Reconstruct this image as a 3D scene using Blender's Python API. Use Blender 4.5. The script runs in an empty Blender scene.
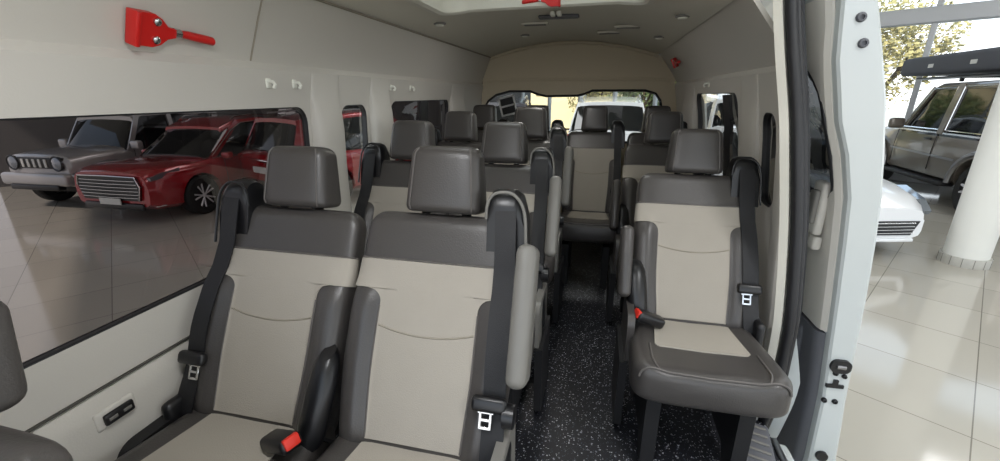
import bpy, bmesh, math, random
from mathutils import Vector, Matrix
random.seed(7)
R = math.radians
PI = math.pi
col = bpy.context.scene.collection
sc = bpy.context.scene
ZG = -0.80          # showroom ground level (van floor is z = 0)

# ---------------------------------------------------------------- materials
def srgb(r, g, b):
    f = lambda c: (c/255/12.92) if c/255 <= .04045 else ((c/255+.055)/1.055)**2.4
    return (f(r), f(g), f(b), 1)

def mat(name, rgb, rough=.5, metal=0, spec=.5, bump=0, bscale=200, var=0, vscale=6, coat=0, emit=None, detail=4):
    m = bpy.data.materials.new(name); m.use_nodes = True
    nt = m.node_tree; b = nt.nodes['Principled BSDF']
    c = srgb(*rgb)
    b.inputs['Base Color'].default_value = c
    b.inputs['Roughness'].default_value = rough
    b.inputs['Metallic'].default_value = metal
    b.inputs['Specular IOR Level'].default_value = spec
    if coat:
        b.inputs['Coat Weight'].default_value = coat
        b.inputs['Coat Roughness'].default_value = .05
    tc = nt.nodes.new('ShaderNodeTexCoord')
    n = nt.nodes.new('ShaderNodeTexNoise'); n.inputs['Scale'].default_value = vscale
    n.inputs['Detail'].default_value = detail
    nt.links.new(tc.outputs['Object'], n.inputs['Vector'])
    if var:
        mx = nt.nodes.new('ShaderNodeMix'); mx.data_type = 'RGBA'
        mx.inputs[6].default_value = tuple(x*(1-var) for x in c[:3])+(1,)
        mx.inputs[7].default_value = tuple(min(1, x*(1+var)) for x in c[:3])+(1,)
        nt.links.new(n.outputs['Fac'], mx.inputs[0]); nt.links.new(mx.outputs[2], b.inputs['Base Color'])
    if bump:
        n2 = nt.nodes.new('ShaderNodeTexNoise'); n2.inputs['Scale'].default_value = bscale
        nt.links.new(tc.outputs['Object'], n2.inputs['Vector'])
        bp = nt.nodes.new('ShaderNodeBump'); bp.inputs['Strength'].default_value = bump
        bp.inputs['Distance'].default_value = .002
        nt.links.new(n2.outputs['Fac'], bp.inputs['Height']); nt.links.new(bp.outputs['Normal'], b.inputs['Normal'])
    if emit:
        b.inputs['Emission Color'].default_value = c; b.inputs['Emission Strength'].default_value = emit
    return m

def glass(name, tint, refl=.06, rough=.0):
    m = bpy.data.materials.new(name); m.use_nodes = True
    nt = m.node_tree; nt.nodes.clear()
    out = nt.nodes.new('ShaderNodeOutputMaterial')
    tr = nt.nodes.new('ShaderNodeBsdfTransparent'); tr.inputs['Color'].default_value = tuple(tint)+(1,)
    gl = nt.nodes.new('ShaderNodeBsdfGlossy'); gl.inputs['Roughness'].default_value = rough
    gl.inputs['Color'].default_value = (1, 1, 1, 1)
    lw = nt.nodes.new('ShaderNodeFresnel'); lw.inputs['IOR'].default_value = 1.45
    mp = nt.nodes.new('ShaderNodeMath'); mp.operation = 'MULTIPLY'; mp.inputs[1].default_value = refl/.04
    nt.links.new(lw.outputs['Fac'], mp.inputs[0])
    mx = nt.nodes.new('ShaderNodeMixShader')
    nt.links.new(mp.outputs[0], mx.inputs[0]); nt.links.new(tr.outputs[0], mx.inputs[1]); nt.links.new(gl.outputs[0], mx.inputs[2])
    nt.links.new(mx.outputs[0], out.inputs[0])
    return m

M = {}
M['leather'] = mat('taupe_leather', (63, 60, 58), .36, bump=.25, bscale=260, var=.06, vscale=20)
M['fabric'] = mat('cream_fabric', (154, 148, 138), .85, spec=.25, bump=.35, bscale=420, var=.05, vscale=9)
M['joint'] = mat('dark_joint', (70, 68, 63), .7)
M['seam'] = mat('cream_thread', (140, 133, 120), .8)
M['piping'] = mat('grey_piping', (88, 84, 81), .5)
M['black'] = mat('black_plastic', (18, 18, 20), .36, var=.1)
M['matte_black'] = mat('matte_black_plastic', (17, 17, 19), .6)
M['web'] = mat('belt_webbing', (18, 18, 21), .6, bump=.5, bscale=700)
M['chrome'] = mat('chrome', (205, 205, 205), .15, 1)
M['steel'] = mat('brushed_steel', (150, 150, 152), .3, 1)
M['red_plastic'] = mat('red_plastic', (196, 26, 22), .4, var=.05)
M['red_btn'] = mat('red_button', (205, 44, 30), .4)
M['grey_plastic'] = mat('light_grey_plastic', (108, 106, 101), .45)
M['liner'] = mat('headliner_cloth', (208, 204, 192), .9, spec=.2, bump=.2, bscale=300, var=.03)
M['panel'] = mat('moulded_panel', (193, 189, 181), .55, spec=.35, bump=.12, bscale=240, var=.02, vscale=2)
M['panel_low'] = mat('moulded_low_panel', (184, 180, 172), .5, spec=.35, bump=.15, bscale=240, var=.03, vscale=3)
M['rear_panel'] = mat('rear_header_panel', (196, 184, 160), .7, spec=.3, var=.03)
M['hatch'] = mat('hatch_surround', (206, 203, 192), .45)
M['white_paint'] = mat('white_body_paint', (184, 189, 188), .25, coat=.6)
M['rubber'] = mat('black_rubber', (25, 25, 28), .5)
M['dark_panel'] = mat('charcoal_panel', (86, 87, 92), .55, bump=.1)
M['glass_left'] = glass('tinted_glass', (.235, .21, .205), .004)
M['glass_dark'] = glass('dark_tinted_glass', (.10, .105, .11), .02)
M['glass_clear'] = glass('clear_glass', (.86, .88, .87), .015)
M['glass_mid'] = glass('grey_glass', (.55, .56, .56), .06)
M['car_glass'] = mat('dark_car_glass', (14, 16, 18), .05, spec=.5)
M['lamp_white'] = mat('white_lens', (225, 225, 215), .3)
M['tyre'] = mat('tyre_rubber', (20, 20, 21), .75)
M['red_paint'] = mat('red_car_paint', (150, 14, 26), .22, .25, coat=1)
M['silver_paint'] = mat('grey_silver_car_paint', (168, 166, 166), .28, .4, coat=.8)
M['bronze_paint'] = mat('bronze_car_paint', (112, 104, 94), .28, .45, coat=.8)
M['white_car'] = mat('white_car_paint', (232, 234, 236), .2, coat=.8)
M['dark_car'] = mat('dark_grey_car_paint', (66, 64, 70), .25, .4, coat=.8)
M['red_lens'] = mat('red_lens', (150, 16, 20), .15, coat=.5)
M['rim'] = mat('alloy_rim', (205, 205, 210), .35, .3)
M['head_lens'] = mat('clear_lens', (128, 134, 142), .08, .6, coat=1)
M['column'] = mat('white_plaster', (222, 222, 216), .6, var=.02)
M['tile_ring'] = mat('grey_mosaic_tile', (170, 168, 160), .35, var=.12, vscale=14)
M['showwall'] = mat('showroom_wall_paint', (92, 90, 90), .8, var=.05)
M['mullion'] = mat('grey_aluminium', (172, 174, 176), .45, .2)
M['leaf'] = mat('leaf_green', (128, 138, 84), .7, var=.4, vscale=3)
M['leaf_dry'] = mat('leaf_olive', (170, 158, 104), .7, var=.4, vscale=3)
M['bark'] = mat('bark', (92, 78, 62), .9, bump=.5, bscale=30)
M['awning'] = mat('grey_canvas', (78, 80, 86), .8, bump=.3)
M['concrete'] = mat('pale_paving', (190, 182, 166), .85, var=.12, vscale=.6)
M['building'] = mat('cream_render', (236, 214, 170), .85, var=.05)
M['plate'] = mat('plate_white', (205, 205, 200), .5)
M['sticker'] = mat('white_sticker', (235, 235, 235), .6)
def translucent(m):
    nt = m.node_tree; out = nt.nodes['Material Output']; t = nt.nodes.new('ShaderNodeBsdfTranslucent'); t.inputs[0].default_value = (.8, .8, .8, 1)
    a = nt.nodes.new('ShaderNodeMixShader'); a.inputs[0].default_value = .5
    nt.links.new(nt.nodes['Principled BSDF'].outputs[0], a.inputs[1]); nt.links.new(t.outputs[0], a.inputs[2]); nt.links.new(a.outputs[0], out.inputs[0])
translucent(M['sticker'])

def speckle_floor():
    m = bpy.data.materials.new('speckled_vinyl'); m.use_nodes = True
    nt = m.node_tree; b = nt.nodes['Principled BSDF']
    b.inputs['Roughness'].default_value = .42
    tc = nt.nodes.new('ShaderNodeTexCoord')
    mixes = None; prev = None
    base = nt.nodes.new('ShaderNodeRGB'); base.outputs[0].default_value = srgb(20, 21, 26)
    prev = base.outputs[0]
    for sca, thr, c, keep in ((75, .23, (150, 152, 160), .32), (130, .25, (215, 216, 220), .32), (120, .2, (82, 88, 104), .6)):
        v = nt.nodes.new('ShaderNodeTexVoronoi'); v.inputs['Scale'].default_value = sca
        nz = nt.nodes.new('ShaderNodeTexNoise'); nz.inputs['Scale'].default_value = sca*2.2
        ad = nt.nodes.new('ShaderNodeMix'); ad.data_type = 'VECTOR'; ad.inputs[0].default_value = .012
        nt.links.new(tc.outputs['Object'], ad.inputs[4]); nt.links.new(nz.outputs['Color'], ad.inputs[5])
        nt.links.new(tc.outputs['Object'], nz.inputs['Vector'])
        nt.links.new(ad.outputs[1], v.inputs['Vector'])
        lt = nt.nodes.new('ShaderNodeMath'); lt.operation = 'LESS_THAN'; lt.inputs[1].default_value = thr
        nt.links.new(v.outputs['Distance'], lt.inputs[0])
        sep = nt.nodes.new('ShaderNodeSeparateColor'); nt.links.new(v.outputs['Color'], sep.inputs[0])
        k = nt.nodes.new('ShaderNodeMath'); k.operation = 'LESS_THAN'; k.inputs[1].default_value = keep
        nt.links.new(sep.outputs[0], k.inputs[0])
        mu = nt.nodes.new('ShaderNodeMath'); mu.operation = 'MULTIPLY'
        nt.links.new(lt.outputs[0], mu.inputs[0]); nt.links.new(k.outputs[0], mu.inputs[1])
        mx = nt.nodes.new('ShaderNodeMix'); mx.data_type = 'RGBA'
        nt.links.new(mu.outputs[0], mx.inputs[0]); nt.links.new(prev, mx.inputs[6]); mx.inputs[7].default_value = srgb(*c)
        prev = mx.outputs[2]
    nt.links.new(prev, b.inputs['Base Color'])
    return m

def tile_floor():
    """large cream porcelain tiles, grid turned 35.5 degrees to the van"""
    m = bpy.data.materials.new('porcelain_tiles'); m.use_nodes = True
    nt = m.node_tree; b = nt.nodes['Principled BSDF']
    tc = nt.nodes.new('ShaderNodeTexCoord')
    mp = nt.nodes.new('ShaderNodeMapping')
    mp.inputs['Rotation'].default_value = (0, 0, R(35.5))
    mp.inputs['Location'].default_value = (TX, TY, 0)
    nt.links.new(tc.outputs['Object'], mp.inputs['Vector'])
    sx = nt.nodes.new('ShaderNodeSeparateXYZ'); nt.links.new(mp.outputs[0], sx.inputs[0])
    edge = None
    cells = []
    for i in (0, 1):
        d = nt.nodes.new('ShaderNodeMath'); d.operation = 'DIVIDE'; d.inputs[1].default_value = TILE
        nt.links.new(sx.outputs[i], d.inputs[0])
        fl = nt.nodes.new('ShaderNodeMath'); fl.operation = 'FLOOR'; nt.links.new(d.outputs[0], fl.inputs[0]); cells.append(fl)
        fr = nt.nodes.new('ShaderNodeMath'); fr.operation = 'FRACT'; nt.links.new(d.outputs[0], fr.inputs[0])
        sb = nt.nodes.new('ShaderNodeMath'); sb.operation = 'SUBTRACT'; sb.inputs[1].default_value = .5; nt.links.new(fr.outputs[0], sb.inputs[0])
        ab = nt.nodes.new('ShaderNodeMath'); ab.operation = 'ABSOLUTE'; nt.links.new(sb.outputs[0], ab.inputs[0])
        gt = nt.nodes.new('ShaderNodeMath'); gt.operation = 'GREATER_THAN'; gt.inputs[1].default_value = .4955; nt.links.new(ab.outputs[0], gt.inputs[0])
        if edge is None: edge = gt.outputs[0]
        else:
            mxm = nt.nodes.new('ShaderNodeMath'); mxm.operation = 'MAXIMUM'
            nt.links.new(edge, mxm.inputs[0]); nt.links.new(gt.outputs[0], mxm.inputs[1]); edge = mxm.outputs[0]
    cb = nt.nodes.new('ShaderNodeCombineXYZ'); nt.links.new(cells[0].outputs[0], cb.inputs[0]); nt.links.new(cells[1].outputs[0], cb.inputs[1])
    wn = nt.nodes.new('ShaderNodeTexWhiteNoise'); nt.links.new(cb.outputs[0], wn.inputs['Vector'])
    mx0 = nt.nodes.new('ShaderNodeMix'); mx0.data_type = 'RGBA'
    mx0.inputs[6].default_value = srgb(170, 166, 156); mx0.inputs[7].default_value = srgb(178, 174, 164)
    nt.links.new(wn.outputs['Value'], mx0.inputs[0])
    mx = nt.nodes.new('ShaderNodeMix'); mx.data_type = 'RGBA'
    nt.links.new(edge, mx.inputs[0]); nt.links.new(mx0.outputs[2], mx.inputs[6]); mx.inputs[7].default_value = srgb(120, 116, 108)
    nt.links.new(mx.outputs[2], b.inputs['Base Color'])
    b.inputs['Roughness'].default_value = .09
    b.inputs['Specular IOR Level'].default_value = .5
    return m

# ---------------------------------------------------------------- mesh helpers
class MB:
    """collects raw geometry that becomes ONE mesh object"""
    def __init__(s): s.v = []; s.f = []; s.mi = []; s.cur = 0
    def add(s, V, F):
        o = len(s.v); s.v += [tuple(p) for p in V]
        for f in F: s.f.append([i+o for i in f]); s.mi.append(s.cur)
        return s
    def xf(s, mtx, start=0):
        for i in range(start, len(s.v)): s.v[i] = tuple(mtx @ Vector(s.v[i]))
        return s
    def loft(s, rings, caps=(True, True), closed=True):
        n = len(rings[0]); V = [p for r in rings for p in r]; F = []
        for i in range(len(rings)-1):
            for j in range(n if closed else n-1):
                k = (j+1) % n
                F.append([i*n+j, i*n+k, (i+1)*n+k, (i+1)*n+j])
        if closed and caps[0]: F.append(list(range(n))[::-1])
        if closed and caps[1]: F.append([(len(rings)-1)*n+j for j in range(n)])
        return s.add(V, F)
    def box(s, c, d, r=0, seg=2, rot=None):
        bm = bmesh.new(); bmesh.ops.create_cube(bm, size=1)
        for v in bm.verts: v.co = Vector((v.co.x*d[0], v.co.y*d[1], v.co.z*d[2]))
        if r > 0: bmesh.ops.bevel(bm, geom=list(bm.edges), offset=min(r, min(d)*.49), segments=seg, profile=.5, affect='EDGES', clamp_overlap=True)
        mt = Matrix.Translation(c) @ (rot.to_4x4() if rot else Matrix.Identity(4))
        bm.verts.index_update()
        s.add([mt @ v.co for v in bm.verts], [[v.index for v in f.verts] for f in bm.faces]); bm.free()
        return s
    def tube(s, pts, r, n=8, closed=False, flat=1.0):
        pts = [Vector(p) for p in pts]; rings = []
        L = len(pts); up = None
        for i, p in enumerate(pts):
            a = pts[(i-1) % L] if (closed or i) else p; b = pts[(i+1) % L] if (closed or i < L-1) else p
            t = (b-a).normalized()
            if up is None:
                up = Vector((0, 0, 1)) if abs(t.z) < .9 else Vector((1, 0, 0))
            u = (up-t*up.dot(t))
            u = u.normalized() if u.length > 1e-6 else t.orthogonal().normalized()
            up = u; w = t.cross(u); rr = r[i] if isinstance(r, (list, tuple)) else r
            rings.append([p+u*rr*math.cos(2*PI*k/n)+w*rr*flat*math.sin(2*PI*k/n) for k in range(n)])
        if closed: rings.append(rings[0]); return s.loft(rings, (False, False))
        return s.loft(rings)
    def lathe(s, prof, c=(0, 0, 0), axis='z', n=24, caps=(True, True)):
        rings = []
        for r, h in prof:
            ring = []
            for k in range(n):
                a = 2*PI*k/n; x, y = r*math.cos(a), r*math.sin(a)
                q = {'z': (x, y, h), 'y': (x, h, y), 'x': (h, x, y)}[axis]
                ring.append((q[0]+c[0], q[1]+c[1], q[2]+c[2]))
            rings.append(ring)
        return s.loft(rings, caps)
    def ribbon(s, pts, wdir, w, th):
        """flat strap along pts; wdir: width direction per point (or one)"""
        pts = [Vector(p) for p in pts]; rings = []
        for i, p in enumerate(pts):
            t = (pts[min(i+1, len(pts)-1)]-pts[max(i-1, 0)]).normalized()
            wd = Vector(wdir[i] if isinstance(wdir[0], (list, tuple, Vector)) else wdir)
            wd = (wd-t*wd.dot(t)).normalized(); nn = t.cross(wd)
            ww = w[i] if isinstance(w, (list, tuple)) else w
            rings.append([p+wd*ww/2+nn*th/2, p-wd*ww/2+nn*th/2, p-wd*ww/2-nn*th/2, p+wd*ww/2-nn*th/2])
        return s.loft(rings)
    def prism(s, outline, mapf, a, b):
        """outline: 2D polygon; mapf(u,v,w)->xyz; extruded w=a..b"""
        n = len(outline)
        V = [mapf(u, v, a) for u, v in outline]+[mapf(u, v, b) for u, v in outline]
        F = [[i, (i+1) % n, n+(i+1) % n, n+i] for i in range(n)]+[list(range(n))[::-1], [n+i for i in range(n)]]
        return s.add(V, F)
    def build(s, name, m=None, parent=None, smooth=True, angle=38):
        me = bpy.data.meshes.new(name); me.from_pydata([tuple(p) for p in s.v], [], s.f)
        bm = bmesh.new(); bm.from_mesh(me)
        bmesh.ops.recalc_face_normals(bm, faces=bm.faces); bm.to_mesh(me); bm.free()
        for mm in (m if isinstance(m, (list, tuple)) else [m]):
            if mm: me.materials.append(mm)
        if any(s.mi):
            for p, k in zip(me.polygons, s.mi): p.material_index = k
        if smooth:
            for p in me.polygons: p.use_smooth = True
            me.set_sharp_from_angle(angle=R(angle))
        o = bpy.data.objects.new(name, me); col.objects.link(o)
        if parent: o.parent = parent
        return o

def empty(name, loc=(0, 0, 0), rz=0):
    o = bpy.data.objects.new(name, None); o.location = loc; o.rotation_euler = (0, 0, rz); o.empty_display_size = .1
    col.objects.link(o); return o

def tag(o, label=None, cat=None, group=None, kind=None):
    if label: o['label'] = label
    if cat: o['category'] = cat
    if group: o['group'] = group
    if kind: o['kind'] = kind
    return o

def structure(o, label=None):
    o['kind'] = 'structure'
    if label: o['label'] = label
    return o

def rrect(u0, u1, v0, v1, r, n=6):
    """rounded rectangle outline, counter-clockwise; r may be one value or 4 (bl, br, tr, tl)"""
    rs = r if isinstance(r, (list, tuple)) else (r,)*4
    out = []
    for (cu, cv, a0), q in zip(((u0, v0, PI), (u1, v0, 1.5*PI), (u1, v1, 0), (u0, v1, .5*PI)), rs):
        du = q if cu == u0 else -q; dv = q if cv == v0 else -q
        for k in range(n+1):
            a = a0+.5*PI*k/n
            out.append((cu+du+q*math.cos(a), cv+dv+q*math.sin(a)))
    return out

def densify(outline, step=.06):
    out = []
    for i, p in enumerate(outline):
        q = outline[(i+1) % len(outline)]
        d = math.hypot(q[0]-p[0], q[1]-p[1]); k = max(1, int(d/step))
        for j in range(k): out.append((p[0]+(q[0]-p[0])*j/k, p[1]+(q[1]-p[1])*j/k))
    return out

def cut(o, cutters):
    for c in cutters:
        md = o.modifiers.new('b', 'BOOLEAN'); md.operation = 'DIFFERENCE'; md.solver = 'EXACT'; md.object = c
    bpy.context.view_layer.update()
    dg = bpy.context.evaluated_depsgraph_get()
    me = bpy.data.meshes.new_from_object(o.evaluated_get(dg))
    old = o.data; o.modifiers.clear(); o.data = me; me.name = old.name
    for c in cutters:
        d = c.data; bpy.data.objects.remove(c); bpy.data.meshes.remove(d)
    for p in me.polygons: p.use_smooth = True
    me.set_sharp_from_angle(angle=R(30))
    return o

def lerp_table(tab, z):
    if z <= tab[0][0]: return tab[0][1]
    for (z0, x0), (z1, x1) in zip(tab, tab[1:]):
        if z <= z1: return x0+(x1-x0)*(z-z0)/(z1-z0)
    return tab[-1][1]

def spow(x, e): return math.copysign(abs(x)**e, x)

def copy_tree(o, parent=None):
    c = o.copy(); col.objects.link(c); c.parent = parent
    for ch in list(o.children): copy_tree(ch, c)
    return c

# ---------------------------------------------------------------- van shell
XL = [(-.1, -1.06), (.0, -1.06), (.9, -1.05), (1.13, -1.04), (1.255, -1.015), (1.275, -1.03), (1.38, -.99), (1.475, -.95), (1.60, -.90)]
XR = [(-.1, .70), (0, .69), (.4, .67), (.77, .635), (1.05, .60), (1.26, .555), (1.28, .57), (1.38, .50), (1.495, .41), (1.60, .36)]
xl = lambda z: lerp_table(XL, z)
xr = lambda z: lerp_table(XR, z)
zc = lambda x: 1.482+.115*(1-((x+.275)/.69)**2)
Y0, Y1 = -.55, 3.75

def side_wall(name, prof, sgn, y0, y1, zs):
    m = MB(); ny = max(2, int((y1-y0)/.15)); rings = []
    for i in range(ny+1):
        y = y0+(y1-y0)*i/ny
        rings.append([(prof(z), y, z) for z in zs]+[(prof(z)+sgn*.018, y, z) for z in reversed(zs)])
    m.loft(rings)
    return m.build(name, M['panel'])

zs = [-.02, .2, .4, .6, .8, .9, 1.0, 1.13, 1.2, 1.255, 1.275, 1.33, 1.38, 1.43, 1.48, 1.52]
wl = structure(side_wall('wall_left', xl, -1, Y0, Y1, zs))
wr = structure(side_wall('wall_right', xr, 1, 1.60, Y1, zs))

def hole(outline, x0, x1):
    m = MB(); m.prism(outline, lambda u, v, w: (w, u, v), x0, x1); return m.build('cutter', None, smooth=False)

WL = [rrect(-.35, 1.385, .675, 1.14, .055), rrect(1.60, 1.80, .66, 1.14, .05), rrect(2.04, 2.90, .72, 1.15, .05)]
WR = [rrect(2.10, 2.95, .74, 1.19, .05), rrect(1.665, 1.80, .78, 1.12, .05)]
cut(wl, [hole(o, -1.3, -.8) for o in WL])
cut(wr, [hole(o, .45, .9) for o in WR])

def inset_rows(outline, n=10):
    """horizontal rows (v, u0, u1) through a convex outline"""
    v0 = min(p[1] for p in outline); v1 = max(p[1] for p in outline); rows = []
    for i in range(n+1):
        v = v0+(v1-v0)*(i/n); v = min(max(v, v0+1e-5), v1-1e-5); us = []
        for (a, b), (c, d) in zip(outline, outline[1:]+outline[:1]):
            if (b-v)*(d-v) <= 0 and b != d: us.append(a+(c-a)*(v-b)/(d-b))
        rows.append((v, min(us), max(us)))
    return rows

def side_window(k, outline, prof, sgn, gl, label, divider=None):
    r = structure(empty('window_%d' % k, (prof(.9), outline[0][0], .7)), label)
    off = Vector(r.location)
    g = MB(); pts = [(prof(v)-off.x+sgn*.004, u-off.y, v-off.z) for u, v in densify(outline)]
    g.tube(pts, .004, 8, True)
    dn = densify(outline); cu_ = sum(p[0] for p in dn)/len(dn); cv_ = sum(p[1] for p in dn)/len(dn)
    sh = [(u-math.copysign(min(.004, abs(u-cu_)), u-cu_), v-math.copysign(min(.004, abs(v-cv_)), v-cv_)) for u, v in dn]; sh.append(sh[0])
    g.loft([[(prof(v)-off.x+sgn*d, u-off.y, v-off.z) for u, v in sh] for d in (.003, .022)], (False, False), False); g.build('gasket', M['rubber'], r)
    p = MB(); rows = inset_rows(outline, 14)
    rings = [[(prof(v)+sgn*.014-off.x, a-off.y, v-off.z), (prof(v)+sgn*.014-off.x, b-off.y, v-off.z), (prof(v)+sgn*.032-off.x, b-off.y, v-off.z), (prof(v)+sgn*.032-off.x, a-off.y, v-off.z)] for v, a, b in rows]
    # the pane is one sheet; the rubber hides its rim
    V = [q for rr in rings for q in rr[:2]]; F = [[2*i, 2*i+1, 2*i+3, 2*i+2] for i in range(len(rings)-1)]
    p.add(V, F); p.build('pane', gl, r)
    if divider:
        d = MB()
        for y in divider:
            d.ribbon([(prof(v)+sgn*.02-off.x, y-off.y, v-off.z) for v in (.72, .9, 1.05, 1.18)], (0, 1, 0), .11, .014)
        d.build('sash_bar', M['rubber'], r)
    return r

side_window(1, WL[0], xl, -1, M['glass_left'], 'long tinted side window beside the front left seats')
side_window(2, WL[1], xl, -1, M['glass_clear'], 'small upright side window between the two left pillars')
side_window(3, WL[2], xl, -1, M['glass_left'], 'rear left side window behind the second row', [2.50])
side_window(4, WR[0], xr, 1, M['glass_clear'], 'rear right side window with a dark sash bar', [2.34])
side_window(5, WR[1], xr, 1, M['glass_dark'], 'narrow side window beside the door pillar')

# floor, ceiling, rear wall
m = MB(); m.box((-.19, (Y0+Y1)/2, -.03), (1.745, Y1-Y0, .06)); fl = m.build('floor', speckle_floor(), smooth=False); structure(fl)
m = MB(); xs = [-.958+i*(.41+.958)/24 for i in range(25)]; rings = []
for i in range(31):
    y = Y0+(Y1-Y0)*i/30
    rings.append([(x, y, zc(x)) for x in xs]+[(x, y, zc(x)+.03) for x in reversed(xs)])
m.loft(rings); ce = structure(m.build('ceiling', M['liner']))
HO = rrect(-.74, .15, 1.05, 2.10, .11, 8)
def hatch_cut():
    c = MB(); c.prism(HO, lambda u, v, w: (u, v, w), 1.3, 1.9); return c.build('cutter', None, smooth=False)
cut(ce, [hatch_cut()])
# hatch surround: a raised rim with tall inner walls and lid
h = MB()
def ringo(d, z, zadd=0):
    o = rrect(-.74+d, .15-d, 1.05+d, 2.10-d, max(.02, .11-d), 8)
    return [(u, v, (zc(u) if z is None else z)+zadd) for u, v in o]
h.loft([ringo(-.03, None, -.001), ringo(-.028, None, -.012), ringo(-.006, None, -.016), ringo(.006, None, -.008), ringo(.012, 1.62), ringo(.03, 1.70), ringo(.05, 1.715)], (False, False))
structure(h.build('trim_1', M['hatch']), 'cream raised surround of the roof hatch')
h = MB(); h.box((-.3, 1.55, 1.722), (1.1, 1.2, .008), 0); structure(h.build('window_8', M['glass_clear'], smooth=False), 'clear lid of the roof hatch')

# rear wall with big window
m = MB()
zr = [-.02, .3, .6, .8, 1.0, 1.2, 1.3, 1.4, 1.475]
ol = [(xl(z), z) for z in zr]+[(x, zc(x)) for x in xs[1:-1]]+[(xr(z), z) for z in reversed(zr)]
m.prism(ol, lambda u, v, w: (u, w, v), Y1-.005, Y1+.06)
wb = structure(m.build('wall_rear', M['rear_panel'], smooth=False))
RO = [(-1.0, .80)]+[(.46, .80)]+[(.475, 1.08), (.46, 1.14), (.42, 1.19), (.34, 1.215), (-.08, 1.215), (-.14, 1.19), (-.20, 1.175), (-.46, 1.17), (-.53, 1.185), (-.60, 1.21), (-.78, 1.21), (-.90, 1.18), (-.97, 1.13), (-1.0, 1.08)]
def rcut():
    c = MB(); c.prism(RO, lambda u, v, w: (u, w, v), Y1-.2, Y1+.3); return c.build('cutter', None, smooth=False)
cut(wb, [rcut()])
r = structure(empty('window_6', (-.27, Y1, .8)), 'wide rear window behind the back bench')
g = MB(); g.tube([(u+.27, -.004, v-.8) for u, v in densify(RO, .1)], .010, 8, True); g.build('gasket', M['rubber'], r)
g = MB(); g.add([(u+.27, .04, v-.8) for u, v in RO], [list(range(len(RO)))]); g.build('pane', M['glass_clear'], r, smooth=False)
# header crease and arch moulding of the rear wall
m = MB(); m.tube([(x, Y1-.012, zc(x)-.012) for x in xs], .014, 6); structure(m.build('trim_3', M['rear_panel']), 'arched moulding where ceiling meets the rear header')
m = MB(); m.tube([(-1.0, Y1-.012, 1.29), (-.9, Y1-.016, 1.30), (-.3, Y1-.016, 1.305), (.4, Y1-.016, 1.30), (.52, Y1-.012, 1.29)], .012, 6, flat=.6)
structure(m.build('trim_4', M['rear_panel']), 'horizontal crease of the rear header panel')

# pillar trims: bulging uprights on both side walls
def pillar(k, prof, sgn, y0, y1, bulge, z0, z1, label, lean=0):
    m = MB(); rings = []
    nz = 14
    for i in range(nz+1):
        z = z0+(z1-z0)*i/nz; ring = []
        u_ = max(0, min(1, (z-1.06)/.18)); b = bulge*(1-u_*u_*(3-2*u_))
        b = max(b, .002)
        for j in range(11):
            a = PI*j/10
            yy = (y0+y1)/2-(y1-y0)/2*spow(math.cos(a), .7)+lean*(z-z0)
            ring.append((prof(z)-sgn*(b*spow(math.sin(a), .55)), yy, z))
        ring += [(prof(z)+sgn*.02, y1+lean*(z-z0), z), (prof(z)+sgn*.02, y0+lean*(z-z0), z)]
        rings.append(ring)
    m.loft(rings); return structure(m.build('trim_%d' % k, M['panel']), label)
pillar(5, xl, -1, 1.405, 1.575, .045, .55, 1.25, 'light pillar trim behind the long left window')
pillar(6, xl, -1, 1.825, 2.01, .045, .55, 1.25, 'light pillar trim behind the small left window')
pillar(7, xl, -1, 2.93, 3.2, .05, .55, 1.25, 'light rear pillar trim on the left')
pillar(8, xr, 1, 1.83, 2.03, .025, .4, 1.25, 'light pillar trim on the right wall')
pillar(9, xr, 1, 2.98, 3.3, .05, .4, 1.25, 'light rear pillar trim on the right')
pillar(10, xr, 1, 1.575, 1.645, .012, .35, 1.34, 'light upright trim at the door opening edge')

# lower left panel: overlaps the upper panel, leaving a dark gap
m = MB(); zl = [.02, .2, .38, .50, .535, .545]; rings = []
for i in range(30):
    y = -.5+i*(3.0+.5)/29
    rings.append([(xl(z)+(.022 if z < .53 else .012 if z < .54 else .002), y, z) for z in zl]+[(xl(z)-.004, y, z) for z in reversed(zl)])
m.loft(rings); structure(m.build('trim_11', M['panel_low']), 'lower left side panel under the dark joint')
m = MB(); m.ribbon([(xl(.553)+.004, -.5, .553), (xl(.553)+.004, 3.0, .553)], (0, 0, 1), .005, .006)
structure(m.build('trim_12', M['joint']), 'dark joint line along the left side panel')
# storage pocket moulding and USB socket on the lower left panel
m = MB(); m.box((xl(.36)+.03, .98, .36), (.035, .36, .16), .03, 3); structure(m.build('trim_14', M['panel_low']), 'raised pocket moulding on the lower left panel')
# seam of the upper left panel and roof seam
m = MB(); m.tube([(xl(z)+.0015, 1.145+.06*(z-1.28), z) for z in (1.277, 1.34, 1.40, 1.47)], .0028, 5); structure(m.build('trim_15', M['seam']), 'upright joint of the upper left panel')
for k, prof, y0 in ((16, xl, Y0), (17, xr, 1.6)):
    m = MB(); z = 1.478 if k == 16 else 1.49
    m.tube([(prof(z)+(.006 if k == 16 else -.006), y, z+.004) for y in (y0, 1.0 if k == 16 else 2.2, 2.5, Y1-.02)], .005, 6); structure(m.build('trim_%d' % k, M['seam']), 'roof seam')

us = empty('usb_socket_panel', (xl(.485)+.022, .562, .490)); tag(us, 'small charging socket plate with two slots on the lower left wall panel', 'charging socket')
m = MB(); m.box((-.002, .006, 0), (.010, .085, .045), .006, 3); m.build('surround', M['panel'], us)
m = MB(); m.box((.008, .008, 0), (.010, .062, .027), .004, 2); f = m.build('socket_block', M['black'], us)
for dy in (-.015, .015):
    m = MB(); m.box((.0125, .008+dy, 0), (.003, .018, .008), .001, 1); m.build('socket_slot', M['grey_plastic'], f)

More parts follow.
